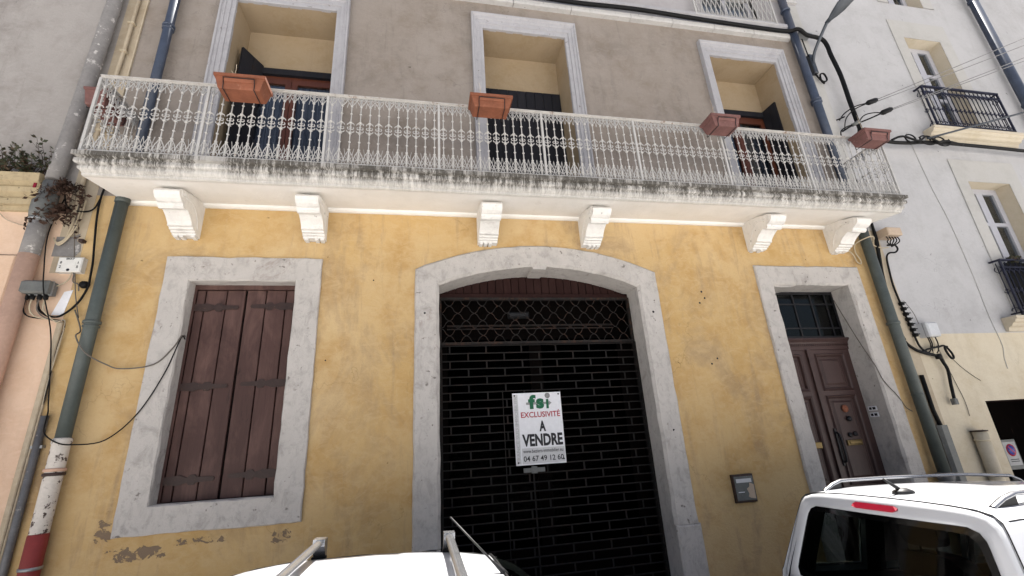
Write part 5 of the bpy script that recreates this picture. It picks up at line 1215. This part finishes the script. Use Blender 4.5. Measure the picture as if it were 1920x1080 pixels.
bl_.f += [(0, 1, 2, 3), (4 * NB + 3, 4 * NB + 2, 4 * NB + 1, 4 * NB)]; bl_.sm += [False, False]
put('brake_light', bl_, 'lamp_red', tgo, (0, 0, 0))
put('number_plate', MB().box(-.05, -.03, -.26, .26, .70, .81), 'sign_white', van)
for s in (-1, 1):
    m = MB(); 
    for i_, (y, x) in enumerate(((.66, .02), (.74, .03), (.82, .08), (.862, .17))): m.v += [(x + leanV(.7), s * y, .62), (x + leanV(.98), s * y * .985, .97)]
    m.f = [(0, 1, 3, 2), (2, 3, 5, 4), (4, 5, 7, 6)]; m.sm = [True] * 3; put('tail_light', m, 'lamp_red', van)
put('rear_bumper', MB().prism([(-.06, -.80), (-.09, -.5), (-.10, 0), (-.09, .5), (-.06, .80), (.1, .86), (.1, -.86)], 'z', .28, .56), 'car_white', van)
ant = MB().tube([(.42, 0, 1.54), (.40, 0, 1.565), (.30, 0, 1.62)], [.012, .009, .006], 6); ant.lathe([(.055, 1.533), (.05, 1.55), (.02, 1.565), (.006, 1.568)], (.43, 0, 0), 12)
ant.v = [((x - .43) * 1.0 + .43 if z > 1.568 else (x - .43) * 1.35 + .43, y, z) for x, y, z in ant.v]
put('roof_antenna', ant, 'plastic_black', van)
def ry(x): return .93 * (PV['wrtab'][2][1]) * .89
for s in (-1, 1):
    def yf(x, s=s):
        sc = sect(x); return s * (sc[13][0] * .98)
    def zf(x): return sect(x)[13][1]
    roof_rail(van, yf, .34, 2.35, zf, h=.045)
    # roof ditch line and quarter-window trim
    m = MB().tube([(xr(x, sect(x)[11][1]), s * (sect(x)[11][0] - .004), sect(x)[11][1] + .003) for x in (.1, .17, .3, .5, .8, 1.2, 1.8, 2.3)], .004, 4); put('roof_ditch', m, 'rubber', van)
    qp = [(XS[i], j) for i, j in ((5, 6), (5, 8), (5, 10), (7, 10), (9, 10), (9, 8), (9, 6), (7, 6), (5, 6))]
    m = MB().tube([(xr(x, sect(x)[j][1]), s * (sect(x)[j][0] + .003), sect(x)[j][1]) for x, j in qp], .012, 6); put('window_trim', m, 'chrome', van)
def seat(car, x, y, rear=False):
    m = MB(); 
    def rb(x0, x1, y0, y1, z0, z1):
        N_ = 8; prof = []
        for k in range(4 * N_):
            a = 2 * math.pi * k / (4 * N_); cx, cz = (y0 + y1) / 2, (z0 + z1) / 2; e = .5
            prof.append((cx + (y1 - y0) / 2 * math.copysign(abs(math.cos(a)) ** e, math.cos(a)), cz + (z1 - z0) / 2 * math.copysign(abs(math.sin(a)) ** e, math.sin(a))))
        m.prism(prof, 'x', x0, x1)
    rb(x - .10, x + .05, y - .25, y + .25, .55, 1.12); rb(x - .12, x - .02, y - .14, y + .14, 1.16, 1.36)
    m.tube([(x - .06, y - .06, 1.1), (x - .06, y - .06, 1.2)], .008, 6).tube([(x - .06, y + .06, 1.1), (x - .06, y + .06, 1.2)], .008, 6).box(x - .05, x + .45, y - .25, y + .25, .40, .56)
    put('seat', m, 'seat_cloth', car)
for (x, y) in ((1.05, .42), (1.05, -.42), (2.0, .38), (2.0, -.38)): seat(van, x, y)
put('parcel_shelf', MB().box(.22, .95, -.68, .68, .95, .97), 'seat_cloth', van); put('floor_pan', MB().box(.1, 4.2, -.78, .78, .22, .26), 'seat_cloth', van)
wheels(van, (.78, 3.45), 1.78); finish_car(van, (2.62, -2.27, -.105), body, lining, gq, R(0)); van.rotation_euler = (0, math.atan(SL), 0); van.scale = (1, 1, 1.085)

# --- white hatchback on the left, only its roof in view
XS2 = [.02, .06, .12, .2, .3, .42, .56, .7, .9, 1.1, 1.3, 1.5, 1.56, 1.8, 2.0, 2.15, 2.25, 2.35, 2.5, 2.65, 2.8, 2.95, 3.1, 3.3, 3.5, 3.65, 3.75]
PH = dict(L=3.75, w=1.66, H=1.43, belt=.92, xs=XS2, lean=lambda z: 0 if z < .5 else (.02 if z < .9 else .02 + (z - .9) * .5),
    ztab=[(0, .95), (.8, .92), (2.3, .90), (2.7, .88), (3.2, .80), (3.6, .66), (3.75, .5)],
    rtab=[(0, 1.30), (.2, 1.35), (.5, 1.39), (.9, 1.42), (1.3, 1.43), (1.7, 1.42), (1.95, 1.395), (2.1, 1.35), (2.4, 1.15), (2.75, .93), (2.85, .885), (3.2, .815), (3.6, .675), (3.75, .515)],
    wtab=[(0, .93), (.4, .98), (1, 1), (2.6, 1), (3.4, .94), (3.75, .78)], wrtab=[(0, .63), (.6, .655), (1.4, .665), (2.2, .64), (2.7, .60)],
    glass={'rear_side': (6, 11, 6, 10), 'front_side': (12, 16, 6, 10), 'windscreen': (14, 20, 12, 17)})
hb, body, lining, gq, rows, sect, xr = make_car('parked_car', None, 'white hatchback with two silver roof bars in the foreground, only its roof in view', PH)
body.add(rows[0], [tuple(range(len(rows[0])))[::-1]])
for xb in (.955, 1.74):
    s11 = sect(xb); zt_ = s11[-1][1]; ye = s11[11][0]
    g = group_part('roof_bar', (xb, 0, zt_), hb)
    bar = MB(); N = 12; vs = []
    for i in range(N + 1):
        y = -ye + 2 * ye * i / N
        for k in range(8):
            a = 2 * math.pi * k / 8; vs.append((xb + math.cos(a) * .027, y, zt_ + .065 + math.sin(a) * .016))
    bar.add(vs, [(i * 8 + k, i * 8 + (k + 1) % 8, (i + 1) * 8 + (k + 1) % 8, (i + 1) * 8 + k) for i in range(N) for k in range(8)], True); bar.add(vs[:8], [tuple(range(8))]); bar.add(vs[-8:], [tuple(range(8))])
    put('bar', bar, 'chrome', g)
    for s in (-1, 1):
        m = MB().prism([(s * (ye - .075), zt_ + .085), (s * (ye + .012), zt_ + .085), (s * (ye + .03), zt_ - .04), (s * (ye + .012), zt_ - .05), (s * (ye - .035), zt_ + .0), (s * (ye - .075), zt_ + .045)], 'x', xb - .035, xb + .035)
        put('bar_foot', m, 'chrome', g); put('foot_pad', MB().box(xb - .04, xb + .04, s * (ye - .02) - .03, s * (ye - .02) + .03, zt_ - .05, zt_ - .015), 'rubber', g)
for s in (-1, 1):
    put('roof_ditch', MB().tube([(xr(x, sect(x)[12][1]), s * sect(x)[12][0], sect(x)[12][1] + .002) for x in (.2, .3, .5, .8, 1.2, 1.6, 1.9, 2.05)], .006, 4), 'rubber', hb)
zt_ = sect(1.98)[-1][1]
put('roof_antenna', MB().tube([(2.0, 0, zt_ - .012), (1.985, 0, zt_ + .012), (1.93, 0, zt_ + .06), (1.71, 0, zt_ + .275)], [.022, .014, .0055, .0045], 8), 'plastic_black', hb)
put('windscreen_seal', MB().tube([(xr(2.0, sect(2.0)[j][1]), y, z + .002) for j, (y, z) in enumerate([(y, z) for y, z in sect(2.0)[11:]] + [(-y, z) for y, z in sect(2.0)[-2:10:-1]])], .010, 5), 'rubber', hb)
put('floor_pan', MB().box(.1, 3.6, -.72, .72, .22, .26), 'seat_cloth', hb)
for (x, y) in ((.75, .38), (.75, -.38), (1.55, .36), (1.55, -.36)): seat(hb, x, y)
wheels(hb, (.55, 3.0), 1.66, .29); finish_car(hb, (-1.62, -2.30, .055), body, lining, gq); hb.rotation_euler = (0, math.atan(SL), 0)
